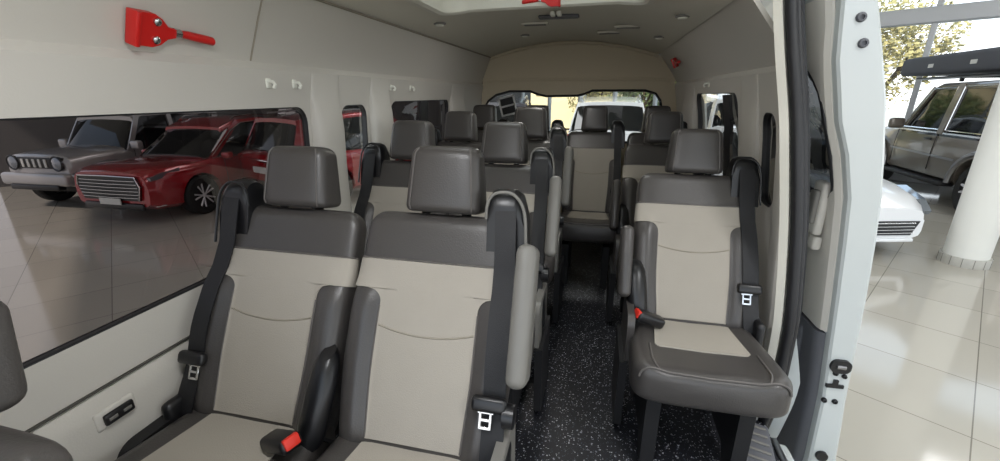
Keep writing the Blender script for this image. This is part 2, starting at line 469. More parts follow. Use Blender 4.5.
# coat hooks on the left wall above the windows
def hook(loc, n, label, grp='coat hooks on the left wall'):
    o = empty('coat_hook', loc, 0); tag(o, label, 'hook', grp)
    sx = n
    m = MB(); m.box((.002*sx, 0, 0), (.006, .022, .030), .003, 2); m.build('base_plate', M['lamp_white'], o)
    m = MB(); m.tube([(.004*sx, 0, .006), (.02*sx, 0, .004), (.026*sx, 0, -.004), (.02*sx, 0, -.014)], .0055, 8); m.build('hook_arm', M['lamp_white'], o)
hook((xl(1.215), 1.195, 1.215), 1, 'white coat hook above the long window, nearer of the front pair')
hook((xl(1.215), 1.315, 1.215), 1, 'white coat hook above the long window, farther of the front pair')
hook((xl(1.21), 2.02, 1.215), 1, 'white coat hook above the second pillar, nearer of the rear pair')
hook((xl(1.21), 2.25, 1.215), 1, 'white coat hook above the rear left window, farther of the rear pair')
hook((xr(1.23), 2.60, 1.235), -1, 'white coat hook on the right wall under the small red hammer', 'coat hooks on the right wall')

# red emergency hammers
def hammer(name, label, loc, mtx, s=1):
    o = empty(name, loc); o.rotation_euler = mtx.to_euler(); o.scale = (s, s, s); tag(o, label, 'emergency hammer')
    ol = [(-.100, -.040), (-.052, -.042), (-.030, -.034), (-.012, -.018), (.012, -.011), (.012, .010), (-.012, .014), (-.030, .032), (-.050, .042), (-.100, .042)]
    m = MB(); m.prism(ol, lambda u, v, w: (u, v, w), .004, .026); m.box((-.100, 0, .022), (.014, .086, .036), .004); m.build('head_bracket', M['red_plastic'], o, angle=25)
    for y in (-.022, .024):
        m = MB(); m.lathe([(.010, .026), (.010, .031), (.006, .034), (.0, .034)], (-.045, y, 0), 'z', 12); m.build('bolt', M['chrome'], o)
    m = MB(); m.lathe([(.011, .008), (.011, .026), (.009, .026), (.009, .008)], (.018, -.001, 0), 'x', 14); m.v = m.v
    m = MB(); m.tube([(.010, 0, .017), (.028, 0, .017)], .0125, 12); m.build('collar', M['chrome'], o)
    m = MB(); m.tube([(.028, 0, .017), (.05, -.001, .018), (.10, -.005, .02), (.13, -.008, .02), (.134, -.008, .02)], [.010, .0125, .0135, .0135, .010], 12, flat=.9); m.build('handle', M['red_plastic'], o)
    return o
# local x along the wall (+y rearwards), local y up, local z into the cabin
sl = Vector((.09, 0, 1)).normalized()
def frame(ex, ey):
    ex = Vector(ex).normalized(); ey = Vector(ey); ey = (ey-ex*ey.dot(ex)).normalized(); ez = ex.cross(ey)
    return Matrix((ex, ey, ez)).transposed()
hammer('emergency_hammer', 'large red emergency hammer in a bracket on the upper left wall', (xl(1.325)+.002, .876, 1.325), frame((0, 1, 0), (.4, 0, 1)), .86)
hammer('emergency_hammer', 'red emergency hammer inside the roof hatch opening', (-.285, 2.08, 1.585), frame((-1, 0, 0), (0, 0, 1)), .72)
hammer('emergency_hammer', 'small red emergency hammer high on the right wall near the back', (xr(1.40)-.004, 3.20, 1.395), frame((0, -1, 0), (-.5, 0, 1)), .75)

# ceiling fittings
def ceiling_lamp(x, y, label, r=.032):
    o = empty('ceiling_lamp', (x, y, zc(x)-.001)); tag(o, label, 'ceiling lamp', 'small ceiling lamps')
    m = MB(); m.lathe([(r, 0), (r, -.006), (r*.75, -.009), (0, -.009)], n=20); m.build('bezel', M['grey_plastic'], o)
    m = MB(); m.lathe([(r*.7, -.008), (r*.6, -.014), (0, -.016)], n=20); m.build('lens', M['lamp_white'], o)
ceiling_lamp(-.82, 2.20, 'white round lamp near the left edge of the ceiling')
ceiling_lamp(-.55, 3.15, 'small round lamp at the rear left of the ceiling')
ceiling_lamp(.31, 2.9, 'small round lamp at the rear right of the ceiling')
ceiling_lamp(.32, 2.16, 'white round lamp near the right edge of the ceiling')
o = empty('ceiling_lamp', (-.26, 2.42, zc(-.26))); tag(o, 'wide dark reading lamp unit behind the roof hatch with two white lenses', 'ceiling lamp')
m = MB(); m.box((0, .13, -.010), (.22, .06, .018), .008, 2); m.build('housing', M['dark_panel'], o)
for dx in (-.016, .016):
    m = MB(); m.box((dx, -.01, -.018), (.024, .05, .022), .005, 2); m.build('lens', M['lamp_white'], o)
for x, y, lab in ((-.42, 2.75, 'flat grey vent strip in the ceiling left of centre'), (.02, 3.1, 'flat grey vent strip at the rear of the ceiling'), (.12, 2.75, 'flat grey vent strip in the ceiling right of centre')):
    o = empty('ceiling_vent', (x, y, zc(x))); tag(o, lab, 'vent', 'ceiling vents')
    m = MB(); m.box((0, 0, -.006), (.16, .06, .012), .004); m.build('frame', M['liner'], o)
    m = MB()
    for k in range(4): m.box((0, -.018+k*.012, -.013), (.13, .005, .004), .001, 1)
    m.build('slats', M['grey_plastic'], o)

# ---------------------------------------------------------------- door opening edge, seal, sill
SP = [(.47, 1.57, 1.64), (.514, 1.56, 1.554), (.523, 1.55, 1.487), (.535, 1.54, 1.406), (.557, 1.52, 1.28), (.585, 1.50, 1.137), (.602, 1.48, 1.019), (.640, 1.46, .769), (.670, 1.442, .493), (.680, 1.445, .36), (.687, 1.455, .15), (.690, 1.49, 0), (.690, 1.53, -.146), (.69, 1.58, -.32)]
def smooth_path(P, k=4):
    P = [Vector(p) for p in P]; out = []
    for i in range(len(P)-1):
        a, b, c, d = P[max(i-1, 0)], P[i], P[i+1], P[min(i+2, len(P)-1)]
        for j in range(k):
            t = j/k; out.append(.5*((2*b)+(c-a)*t+(2*a-5*b+4*c-d)*t*t+(3*b-3*c+d-a)*t**3))
    return out+[P[-1]]
SPS = smooth_path(SP)
off = lambda dx, dy: [p+Vector((dx, dy, 0)) for p in SPS]
m = MB(); m.ribbon(off(-.030, .02), (1, -.6, 0), .024, .035); structure(m.build('trim_18', M['hatch'], angle=60), 'cream inner edge of the door opening')
m = MB(); m.tube(off(-.004, .0), .0165, 10); m.tube(off(.016, .012), .0125, 10)
structure(m.build('trim_19', M['rubber']), 'black rubber seal around the sliding door opening')
m = MB(); m.ribbon([p+Vector((.018*max(0, min(1, (.40-p.z)/.2)), 0, 0)) for p in off(.030, .045)], (1, -.35, 0), [.014+.055*max(0, min(1, (.40-p.z)/.2)) for p in SPS], .03); structure(m.build('trim_20', M['white_paint'], angle=60), 'white painted outer edge of the door opening')
m = MB(); m.ribbon(off(.052, .10), (1, -.2, 0), .03, .03); structure(m.build('trim_21', M['rubber'], angle=60), 'outer dark seal of the door opening')
# outer body side behind the opening
m = MB(); rings = []
zz = [-.45, -.2, 0, .2, .43, .57, .77, .93, 1.08, 1.18, 1.28, 1.46, 1.55]
for y in (1.56, 1.9, 2.6, 3.3, 3.8):
    rings.append([(lerp_table([(p[2], p[0]) for p in reversed(SP)], z)+.052, y+lerp_table([(p[2], p[1]-1.42) for p in reversed(SP)], z)*(1 if y < 2 else 0), z) for z in zz])
V = [p for r_ in rings for p in r_]; n = len(zz)
m.add(V, [[i*n+j, i*n+j+1, (i+1)*n+j+1, (i+1)*n+j] for i in range(4) for j in range(n-1)])
ob = m.build('wall_right_outer', M['white_paint'])
cut_h = []
structure(ob, 'white outer body side of the van')
md = ob.modifiers.new('s', 'SOLIDIFY'); md.thickness = .012; md.offset = 1
cut(ob, [hole(rrect(2.06, 3.0, .70, 1.22, .06), .3, 1.2), hole(rrect(1.655, 1.81, .77, 1.13, .05), .3, 1.2)])

# entrance: sill, ribbed step tread, floor edge strip
m = MB(); m.box((.725, .32, -.215), (.06, 2.24, .35), .02, 3); structure(m.build('trim_22', M['white_paint']), 'white sill under the door opening')
m = MB(); m.box((.632, .30, -.33), (.15, 2.2, .04), .005); structure(m.build('trim_23', M['matte_black']), 'dark step well floor')
m = MB(); m.box((.685, .22, .003), (.022, 2.36, .010), .003); structure(m.build('trim_24', M['steel']), 'thin metal strip along the floor edge')
st = empty('step_tread', (.0, 0, 0)); tag(st, 'grey ribbed step tread at the door opening below the right front seat', 'step')
st.location = (.572, 1.335, .012)
m = MB(); m.box((.03, .0, .0), (.12, .26, .022), .008, 3); m.build('base', M['dark_panel'], st)
for k in range(6):
    m = MB(); m.box((.03, -.10+k*.04, .0135), (.095, .010, .007), .003, 2); m.build('rib', M['grey_plastic'], st)
st.rotation_euler = (0, R(6), R(-10))

# ---------------------------------------------------------------- sliding door (slid back, outside)
DI = [(-.40, .895), (-.2, .897), (.09, .885), (.50, .843), (.72, .818), (.86, .800), (1.0, .762), (1.10, .722), (1.28, .676), (1.44, .655), (1.54, .60)]
DO = [(-.40, 1.0), (-.18, .998), (.10, .969), (.51, .940), (.70, .922), (.86, .902), (1.0, .876), (1.166, .841), (1.30, .80), (1.437, .757), (1.54, .70)]
di = lambda z: lerp_table(DI, z); do = lambda z: lerp_table(DO, z)
D0, D1 = 1.55, 2.70
dr = structure(empty('door_1', (.85, D0, -.40)), 'white sliding door standing open with its latch edge towards the camera')
DL = Vector(dr.location)
zz = [-.40, -.3, -.2, -.05, .09, .3, .5, .62, .72, .8, .86, .93, 1.0, 1.05, 1.10, 1.166, 1.22, 1.28, 1.36, 1.44, 1.50, 1.54]
m = MB(); rings = []
for y, sh in ((D0, .012), (D0+.006, .004), (D0+.02, 0), (1.9, 0), (2.3, 0), (D1, 0)):
    rings.append([(di(z)+sh, y, z) for z in zz]+[(do(z)-sh, y, z) for z in reversed(zz)])
m.loft(rings); sh = m.build('door_shell', M['white_paint'])
WD = rrect(1.60, 2.55, .84, 1.27, [.05, .07, .07, .16])
cut(sh, [hole(WD, .5, 1.2)])
sh.parent = dr; sh.matrix_parent_inverse = Matrix.Translation(-DL)
def dpart(mb, name, m_, parent=dr, **k):
    for i, p in enumerate(mb.v): mb.v[i] = (p[0]-DL.x, p[1]-DL.y, p[2]-DL.z)
    return mb.build(name, m_, parent, **k)
sh.matrix_parent_inverse = Matrix.Identity(4)
for v in sh.data.vertices: v.co -= DL
# inner trim panel (upper, cream) with window opening, lower grey panel
def dpanel(name, z0, z1, y0, y1, thick, mm, holes=()):
    m = MB(); zs_ = [z0+(z1-z0)*i/14 for i in range(15)]; rings = []
    for y, t in ((y0, .2), (y0+.012, .8), (y0+.03, 1), (y0+.3, 1), (y1-.03, 1), (y1, .2)):
        rings.append([(di(z)-thick*t, y, z) for z in zs_]+[(di(z)+.004, y, z) for z in reversed(zs_)])
    m.loft(rings); o = m.build(name, mm)
    if holes: cut(o, holes)
    for v in o.data.vertices: v.co -= DL
    o.parent = dr; return o
up = dpanel('inner_panel', .36, 1.46, D0+.025, D1-.05, .022, M['panel'], [hole(WD, .4, 1.2)])
lo = dpanel('lower_panel', -.30, .35, D0+.03, D1-.05, .03, M['dark_panel'])
m = MB(); m.box((di(.1)-.045, D0+.22, .12), (.03, .18, .40), .02, 3); dpart(m, 'armrest_bulge', M['dark_panel'], )
g = MB(); g.tube([(di(v)-.012, u, v) for u, v in densify(WD)], .012, 8, True); dpart(g, 'window_gasket', M['rubber'])
rows = inset_rows(WD, 12); g = MB()
g.add([q for v, a, b in rows for q in ((di(v)+.04, a, v), (di(v)+.04, b, v))], [[2*i, 2*i+1, 2*i+3, 2*i+2] for i in range(len(rows)-1)])
dpart(g, 'window_pane', M['glass_dark'])
m = MB(); m.box((di(.80)-.032, D0+.11, .80), (.03, .075, .19), .012, 3); hd = dpart(m, 'handle_bezel', M['panel'])
m = MB(); m.box((di(.80)-.052, D0+.105, .805), (.022, .045, .12), .009, 3); dpart(m, 'handle_lever', M['grey_plastic'], hd)
m = MB(); m.box((di(.72)-.034, D0+.10, .675), (.03, .05, .05), .010, 3); dpart(m, 'lock_knob', M['panel'], hd)
# things on the latch edge
def bolt(x, z, r, name='edge_bolt', mm=M['black']):
    m = MB(); m.lathe([(r, 0), (r, -.006), (r*.8, -.010), (r*.45, -.011), (r*.45, -.006), (0, -.006)], (x, D0+.002, z), 'y', 14)
    return dpart(m, name, mm)
bolt(.716, 1.395, .014, 'rubber_buffer', M['dark_panel']); bolt(.737, 1.325, .014, 'rubber_buffer', M['dark_panel'])
m = MB(); m.prism(rrect(.880, .945, .215, .268, .022), lambda u, v, w: (u, w, v), D0+.004, D0-.012); la = dpart(m, 'latch', M['black'])
m = MB(); m.box((.912, D0-.014, .243), (.030, .008, .014), .003); dpart(m, 'latch_claw', M['steel'], la)
for x, z in ((.905, .208), (.935, .200)): bolt(x, z, .009)
m = MB(); m.prism([(.885, .148), (.940, .150), (.940, .163), (.920, .163), (.920, .182), (.905, .182), (.905, .163), (.885, .161)], lambda u, v, w: (u, w, v), D0+.004, D0-.008); dpart(m, 'striker_slot', M['black'])
bolt(.893, .088, .010); bolt(.928, .088, .010)
m = MB(); m.prism(rrect(.915, .955, -.185, -.145, .018), lambda u, v, w: (u, w, v), D0+.004, D0-.012); dpart(m, 'guide_hole', M['black'])

# ---------------------------------------------------------------- seats
def make_pad(O, et, ef, L, wf, df, bump=None, e=.5):
    O = Vector(O); et = Vector(et).normalized(); ef = Vector(ef); ef = (ef-et*ef.dot(et)).normalized(); ex = Vector((1, 0, 0))
    def S(th, t, o=0):
        w = wf(t)+o; d = df(t)+o
        x = w*spow(math.sin(th), e); f = d*spow(math.cos(th), e)
        if bump and f > 0: f += bump(x/max(w, .01), t)*min(1, f/max(d, .001))
        return O+ex*x+et*(t*L+(o if t > .98 else -o if t < .02 else 0))+ef*f
    return S
def th_of(s, e=.5): return math.asin(max(-1, min(1, spow(s, 1/e))))
def pad_body(m, S, ts, n=40):
    m.loft([[S(2*PI*k/n, t) for k in range(n)] for t in ts])
def patch(m, S, rows, nth=22, o=.004, sink=-.003):
    """rows: (t, th0, th1); a skin just proud of the pad whose rim dives under it"""
    grid = []
    t0, a0, b0 = rows[0]; t1, a1, b1 = rows[-1]
    def row(t, a, b, oo): return [S(a-.03, t, sink)]+[S(a+(b-a)*j/nth, t, oo) for j in range(nth+1)]+[S(b+.03, t, sink)]
    grid.append(row(t0-.006, a0, b0, sink))
    for t, a, b in rows: grid.append(row(t, a, b, o))
    grid.append(row(t1+.006, a1, b1, sink))
    n = len(grid[0]); V = [p for g in grid for p in g]
    m.add(V, [[i*n+j, i*n+j+1, (i+1)*n+j+1, (i+1)*n+j] for i in range(len(grid)-1) for j in range(n-1)])
def rnd(t, a, r):  # loss near t = 1 over length fraction a
    if t <= 1-a: return 0
    u = min(1, (t-(1-a))/a); return r*(1-math.sqrt(max(0, 1-u*u)))
sst = lambda a, b, x: (lambda u: u*u*(3-2*u))(max(0, min(1, (x-a)/(b-a))))

def make_seat(belt, arm, buck, armz=.725, armm='grey_plastic', arml=.305):
    """belt/arm/buck: -1 = left in the photo, +1 = right, 0 = none. Origin on the floor under the cushion/backrest crease, facing -y"""
    root = empty('passenger_seat')
    # --- cushion (t runs from the crease to the front edge)
    cw = lambda t: .197+.022*sst(0, .8, t)-rnd(t, .16, .05)-rnd(1-t, .06, .02)
    cd = lambda t: .056-rnd(t, .10, .028)-rnd(1-t, .08, .02)+.006*sst(.5, 1, t)
    cb = lambda s, t: .016*sst(.55, .9, abs(s))-.006*(1-abs(s))
    SC = make_pad((0, .06, .346), (0, -1, .05), (0, 0, 1), .41, cw, cd, cb, .42)
    ts = [0, .01, .03, .06]+[.08+.74*i/12 for i in range(13)]+[.85, .88, .91, .94, .965, .985, 1]
    m = MB(); pad_body(m, SC, ts, 48); cu = m.build('cushion', M['leather'], root)
    m = MB(); patch(m, SC, [(.10+.50*i/14, -th_of(.60+.04*i/14, .42), th_of(.60+.04*i/14, .42)) for i in range(15)]+[(.62, -th_of(.60, .42), th_of(.60, .42))]); m.build('cushion_insert', M['fabric'], cu)
    m = MB(); m.tube([SC(a, .975, .004) for a in [-1.45+2.9*i/30 for i in range(31)]], .0035, 6); m.tube([SC(-th_of(.72, .42), .62+.35*i/10, .002) for i in range(11)], .003, 6); m.tube([SC(th_of(.72, .42), .62+.35*i/10, .002) for i in range(11)], .003, 6); m.build('piping', M['piping'], cu)
    m = MB(); m.box((0, -.12, .30), (.32, .28, .05), .02, 3); m.build('seat_pan', M['matte_black'], root)
    # --- backrest
    et = Vector((0, .44, .898)); ef = Vector((0, -.898, .44))
    bw = lambda t: .192+.014*sst(0, .35, t)-.008*sst(.5, .95, t)-rnd(t, .09, .045)
    bd = lambda t: .052-.012*sst(.4, 1, t)-rnd(t, .07, .03)-rnd(1-t, .05, .02)
    bb = lambda s, t: .024*sst(.54, .80, abs(s))*(1-sst(.57, .73, t))*(sst(-.1, .1, t))-.006*(1-s*s)
    SB = make_pad((0, .035, .37), et, ef, .575, bw, bd, bb, .42)
    ts = [0, .01, .03, .06]+[.1+.78*i/24 for i in range(25)]+[.905, .925, .945, .96, .975, .987, .995, 1]
    m = MB(); pad_body(m, SB, ts, 64); bk = m.build('backrest', M['leather'], root)
    T1 = .65; rr_ = .060; rs = .17; full = th_of(.93, .42)+.55
    rows = [(.045+(T1-rr_-.045)*i/12, .59, 0) for i in range(13)]
    for i in range(1, 9):
        u = i/8; rows.append((T1-rr_+rr_*u, .59+rs*(1-math.sqrt(1-u*u)), 0))
    rows = [(t, -th_of(s, .42), th_of(s, .42)) for t, s, _ in rows]
    m = MB(); patch(m, SB, rows+[(T1+.001+(.775-T1-.001)*i/6, -full, full) for i in range(7)], 44)
    # bridge between both so the cream reads as one piece
    ins = m.build('back_insert', M['fabric'], bk)
    m = MB(); m.tube([SB(th_of(s, .42) if s >= 0 else -th_of(-s, .42), (.50-.03*(1-(s/.57)**2)), .0045) for s in [-.57+1.14*i/24 for i in range(25)]], .0022, 5)
    m.build('stitched_seam', M['seam'], ins)
    # yoke: darker top band is the leather itself; piping under it
    m = MB(); m.tube([SB(-full+2*full*i/40, .781, .002) for i in range(41)], .0025, 5)
    m.build('piping', M['piping'], bk)
    for sg in (-1, 1):
        m = MB(); m.tube([SB(sg*th_of(.60, .42), .05+.53*i/14, .002) for i in range(15)], .0025, 5); m.build('piping', M['piping'], bk)
    # --- headrest
    hw = lambda t: .101-.014*t-rnd(t, .16, .022)-rnd(1-t, .10, .012)
    hd_ = lambda t: .055-.014*t-rnd(t, .16, .026)-rnd(1-t, .14, .022)
    hb = lambda s, t: .006*(1-s*s)
    SH = make_pad((0, .296, .892), (0, .20, 1), (0, -1, .2), .166, hw, hd_, hb, .40)
    ts = [0, .01, .03, .06, .10, .15, .22, .32, .42, .52, .62, .72, .80, .85, .89, .93, .96, .98, .993, 1]
    m = MB(); pad_body(m, SH, ts, 44); hr = m.build('headrest', M['leather'], root)
    for sg in (-1, 1):
        m = MB(); m.tube([SH(sg*th_of(.80, .40), .04+.92*i/14, .0015) for i in range(15)], .0022, 5); m.build('piping', M['piping'], hr)
    for sg in (-1, 1):
        m = MB(); m.tube([(sg*.055, .28, .84), (sg*.055, .302, .92)], .006, 8); m.lathe([(.013, .0), (.013, .012), (.009, .016), (0, .016)], (sg*.055, .290, .876), 'z', 12); m.build('headrest_post', M['chrome'], hr)
    # --- pedestal legs
    for sg in (-1, 1):
        m = MB(); m.prism([(-.27, 0), (-.20, 0), (-.17, .06), (.02, .06), (.04, 0), (.13, 0), (.11, .265), (-.27, .265)], lambda u, v, w: (w, u, v), sg*.135-.022, sg*.135+.022); m.build('leg', M['matte_black'], root, angle=25)
    # --- belt
    if belt:
        b = belt
        g = MB(); rings = []
        for i in range(15):   # arched plastic shroud over the shoulder
            a = PI*i/14; y = .225+.045*(-math.cos(a)); hgt = .055*math.sin(a)
            rings.append([(b*.124, y+.05, .885+hgt*.9), (b*.130, y+.05, .903+hgt), (b*.142, y+.05, .909+hgt), (b*.188, y+.05, .909+hgt), (b*.204, y+.05, .897+hgt), (b*.216, y+.045, .865+hgt*.8), (b*.220, y+.03, .79), (b*.126, y+.03, .80)])
        g.loft(rings); gd = g.build('belt_guide', M['black'], root)
        g = MB(); g.tube(smooth_path([(b*.122, .232, .90), (b*.126, .236, .940), (b*.145, .242, .961), (b*.185, .242, .960), (b*.212, .234, .925), (b*.220, .218, .86), (b*.222, .20, .80)]), .0038, 8); g.build('guide_rim', M['grey_plastic' if arm == 1 else 'black'], gd)
        bx = lambda t: b*(.172+.020*(1-t))
        pts = [(b*.170, .285, .940), (b*.170, .25, .945), (b*.170, .228, .915)]
        for i in range(1, 15):
            t = .86-.80*i/14; p = SB(b*th_of(min(.93, abs(bx(t))/bw(t)), .42), t, .012); pts.append((bx(t), p.y-.004*math.sin(i), p.z))
        pts.append((b*.196, -.02, .40)); pts.append((b*.205, -.03, .33))
        g = MB(); g.ribbon(pts, (1, 0, 0), .050, .0035); wb_ = g.build('seat_belt', M['web'], root)
        q = SB(b*th_of(.88, .42), .27, .02)
        g = MB(); g.box((b*.178, q.y-.004, q.z), (.078, .024, .034), .010, 3, Matrix.Rotation(R(-23), 3, 'X')); sl_ = g.build('belt_slider', M['black'], wb_)
        g = MB(); c0 = Vector((b*.172, q.y-.014, q.z-.034)); ro = Matrix.Rotation(R(-23), 3, 'X')
        for dx in (-.0115, .0115): g.box(c0+Vector((dx, 0, 0)), (.006, .003, .040), .001, 1, ro)
        for dz in (-.017, .0): g.box(c0+ro @ Vector((0, 0, dz)), (.026, .003, .007), .001, 1, ro)
        g.box(c0+ro @ Vector((0, 0, .017)), (.036, .003, .008), .001, 1, ro)
        g.build('belt_tongue', M['chrome'], wb_)
        g = MB(); g.box((b*.212, .0, .37), (.03, .10, .16), .014, 3); g.build('anchor_cover', M['black'], root)
    if belt == -1:
        g = MB(); g.prism(rrect(-.16, .12, .03, .41, .05), lambda u, v, w: (w, u, v), -.236, -.200); g.build('side_valance', M['matte_black'], root)  # black seat side plate, also standing in for shadow beside the wall
    if arm:
        a = arm
        g = MB(); ro = Matrix.Rotation(R(-24), 3, 'X')
        g.box((a*.236, .10+(armz-.705)*.45, armz), (.046, .085, arml), .02, 4, ro); ar = g.build('armrest', M[armm], root)
        g = MB(); g.lathe([(.026, -.012), (.026, .012), (.0, .014)], (a*.222, .03, .52), 'x', 16); g.build('armrest_pivot', M['black'], ar)
        g = MB(); g.prism(rrect(-.13, .10, .27, .47, .04), lambda u, v, w: (w, u, v), a*.212-.012, a*.212+.012); g.build('side_cover', M[armm], root)
        g = MB(); g.prism([(-.12, .02), (.10, .02), (.12, .30), (-.14, .30)], lambda u, v, w: (w, u, v), a*.225-.014, a*.225+.014); g.build('side_valance', M['matte_black'], root)
    if buck:
        k = buck; recliner(k, root, SB)
        g = MB(); ro = Matrix.Rotation(R(k*72), 3, 'Z') @ Matrix.Rotation(R(-22), 3, 'X')
        g.box((k*.150, -.075, .446), (.050, .105, .036), .012, 3, ro); bo = g.build('buckle', M['black'], root)
        g = MB(); g.box(Vector((k*.150, -.075, .446))+ro @ Vector((0, -.047, .004)), (.036, .016, .026), .004, 2, ro); g.build('release_button', M['red_btn'], bo)
        g = MB(); g.ribbon([(k*.180, -.03, .43), (k*.192, -.0, .39), (k*.195, .04, .34)], (1, 0, 0), .04, .008); g.build('buckle_strap', M['web'], bo)
    return root

def recliner(k, root, SB):
        g = MB(); rings = []
        for t, w, d in ((.02, .028, .035), (.10, .036, .045), (.25, .036, .045), (.34, .030, .040), (.38, .018, .028)):
            c = SB(k*th_of(.9, .42), t); rings.append([(c.x+k*.010+w*math.cos(2*PI*i/14), c.y-.012+d*math.sin(2*PI*i/14)*.9, c.z+d*math.sin(2*PI*i/14)*.3) for i in range(14)])
        g.loft(rings); g.build('recliner_cover', M['black'], root)

ROWS = [.695, 1.445, 2.12, 2.81]
XA, XB, XC = -.797, -.370, .362
seatA = make_seat(-1, 0, 1)      # window side seats
seatB = make_seat(1, 1, 0)      # aisle side of the pair
seatC = make_seat(1, -1, -1, .60, 'leather', .26)     # single seats on the right; darker armrest colour stands in for shade
seatE = make_seat(0, 0, 0)
seatD = make_seat(1, 0, 0)       # rear bench
used = set()
def put(proto, x, y, s, label, group, rz=0):
    o = proto if proto.name not in used else copy_tree(proto)
    if o is proto: used.add(proto.name)
    o.location = (x, y, 0); o.scale = (1, 1, s); o.rotation_euler = (0, 0, rz)
    tag(o, label, 'van seat', group); return o
put(seatA, XA, ROWS[0], .99, 'taupe and cream van seat beside the long left window with a red buckle', 'left pair seats, front row')
put(seatB, XB, ROWS[0], 1.0, 'nearest full taupe and cream van seat, on the aisle, with a raised grey armrest', 'left pair seats, front row')
put(seatC, XC, ROWS[1], 1.0, 'single taupe and cream van seat beside the open sliding door', 'single seats on the right')
put(seatA, -.80, ROWS[1], 1.015, 'second row van seat by the window behind the front window seat', 'left pair seats, second row')
put(seatB, -.385, ROWS[1], 1.015, 'second row aisle van seat behind the nearest full seat', 'left pair seats, second row')
put(seatC, .345, ROWS[2]+.08, 1.035, 'single van seat directly behind the right seat beside the door', 'single seats on the right')
put(seatA, -.80, ROWS[2], 1.03, 'third row window van seat with its headrest against the rear left window', 'left pair seats, third row')
put(seatB, -.385, ROWS[2], 1.055, 'third row aisle van seat, headrest right of the white rear glass sticker', 'left pair seats, third row')
for x, lab, pr in ((-.838, 'rear bench seat at the left end under the white glass sticker', seatD), (-.445, 'rear bench seat left of the aisle, mostly hidden behind the third row', seatD), (-.035, 'rear bench seat at the end of the aisle, its whole back in view', seatD), (.375, 'rear bench seat at the right end behind the single seats', seatD)):
    bs = put(pr, x, ROWS[3], 1.05, lab, 'rear bench seats'); bs.scale.x = .93
fs = put(seatE, -.80, -.028, .893, 'dark foreground van seat cut off at the lower left corner of the photo', 'foreground seat'); fs.scale.x = 1.12
for ch in fs.children:
    if ch.name.startswith('headrest'): ch.scale.x = .78

# ---------------------------------------------------------------- showroom
TILE, TX, TY = .78, 0., 0.
a35 = R(35.5); AX = Vector((math.sin(a35), math.cos(a35), 0)); BX = Vector((math.cos(a35), -math.sin(a35), 0))
# mapping: rotate by +35.5 puts AX on texture y, BX on texture x
TX = -(.335*1.1) ; TY = -(3.177*1.1)
m = MB(); m.box((-1, 3, ZG-.05), (44, 44, .1)); structure(m.build('floor_showroom', tile_floor(), smooth=False), 'glossy cream tiled showroom floor')
def G(a, b, z=0): return AX*a+BX*b+Vector((0, 0, z))
def gbox(mb, a, b, z, da, db, dz, r=0):
    mb.box(G(a, b, z), (db, da, dz), r, 2, Matrix.Rotation(-a35, 3, 'Z')); return mb
WA = 14.0
m = MB(); gbox(m, 5, 0, 5.2, 20, 34, .25); structure(m.build('ceiling_showroom', M['column'], smooth=False), 'showroom ceiling')
# glazed wall: header, sill, mullions, panes
W = structure(empty('window_7', G(WA, 0, ZG)), 'tall glazed showroom front with grey aluminium frames')
WO = Vector(W.location)
def wpart(mb, name, mm, **k):
    for i, p in enumerate(mb.v): mb.v[i] = tuple(Vector(p)-WO)
    return mb.build(name, mm, W, **k)
m = MB(); gbox(m, WA, 0, 2.86, .22, 30, .34, .03); wpart(m, 'transom', M['mullion'], smooth=False)
m = MB(); gbox(m, WA, 0, ZG+.12, .2, 30, .24, .02); wpart(m, 'bottom_rail', M['mullion'], smooth=False)
for k in range(-9, 10):
    m = MB(); gbox(m, WA, -1.3+k*1.62, 2.2, .16, .10, 6.0, .015); wpart(m, 'mullion', M['mullion'], smooth=False)
m = MB(); q = [G(WA+.02, -15, ZG), G(WA+.02, 15, ZG), G(WA+.02, 15, 5.1), G(WA+.02, -15, 5.1)]; m.add(q, [[0, 1, 2, 3]]); wpart(m, 'pane', M['glass_clear'], smooth=False)
# left and side walls
m = MB(); gbox(m, 6.2, -14.6, 2.2, 17, .3, 6.0); structure(m.build('wall_showroom_left', M['showwall'], smooth=False), 'grey showroom wall behind the parked cars')
# round column with a tiled foot
c = Vector((4.50, 6.0, ZG))
o = empty('column', c); tag(o, 'round white showroom column with a grey tiled foot', 'column')
m = MB(); m.lathe([(.205, .0), (.205, .2), (.215, 6.0)], n=40); m.build('shaft', M['column'], o)
m = MB(); m.lathe([(.232, 0), (.232, .10), (.226, .11), (.20, .11)], n=40); m.build('tiled_foot', M['tile_ring'], o)
m = MB()
for k in range(14): m.box((.2325*math.cos(2*PI*k/14), .2325*math.sin(2*PI*k/14), .055), (.004, .004, .11), 0)
m.build('foot_joints', M['grey_plastic'], o)
# outside ground and a wall beyond
m = MB(); m.box((0, 30, ZG-.16), (160, 120, .1)); structure(m.build('ground', M['concrete'], smooth=False), 'pale paved ground outside')
o = empty('building', (-2.6, 30, ZG), R(-20)); tag(o, 'sunlit cream building across the yard seen through the rear window', 'building')
m = MB(); m.box((0, 0, 2.6), (9, 5, 5.2), .02); m.build('wall', M['building'], o, smooth=False)
m = MB(); m.box((0, 0, 5.3), (9.6, 5.6, .25), .05); m.build('roof', M['bark'], o, smooth=False)
for k in range(3):
    m = MB(); m.box((-2.8+k*2.8, -2.52, 2.6), (1.3, .1, 1.3), .02); m.build('window', M['car_glass'], o, smooth=False)

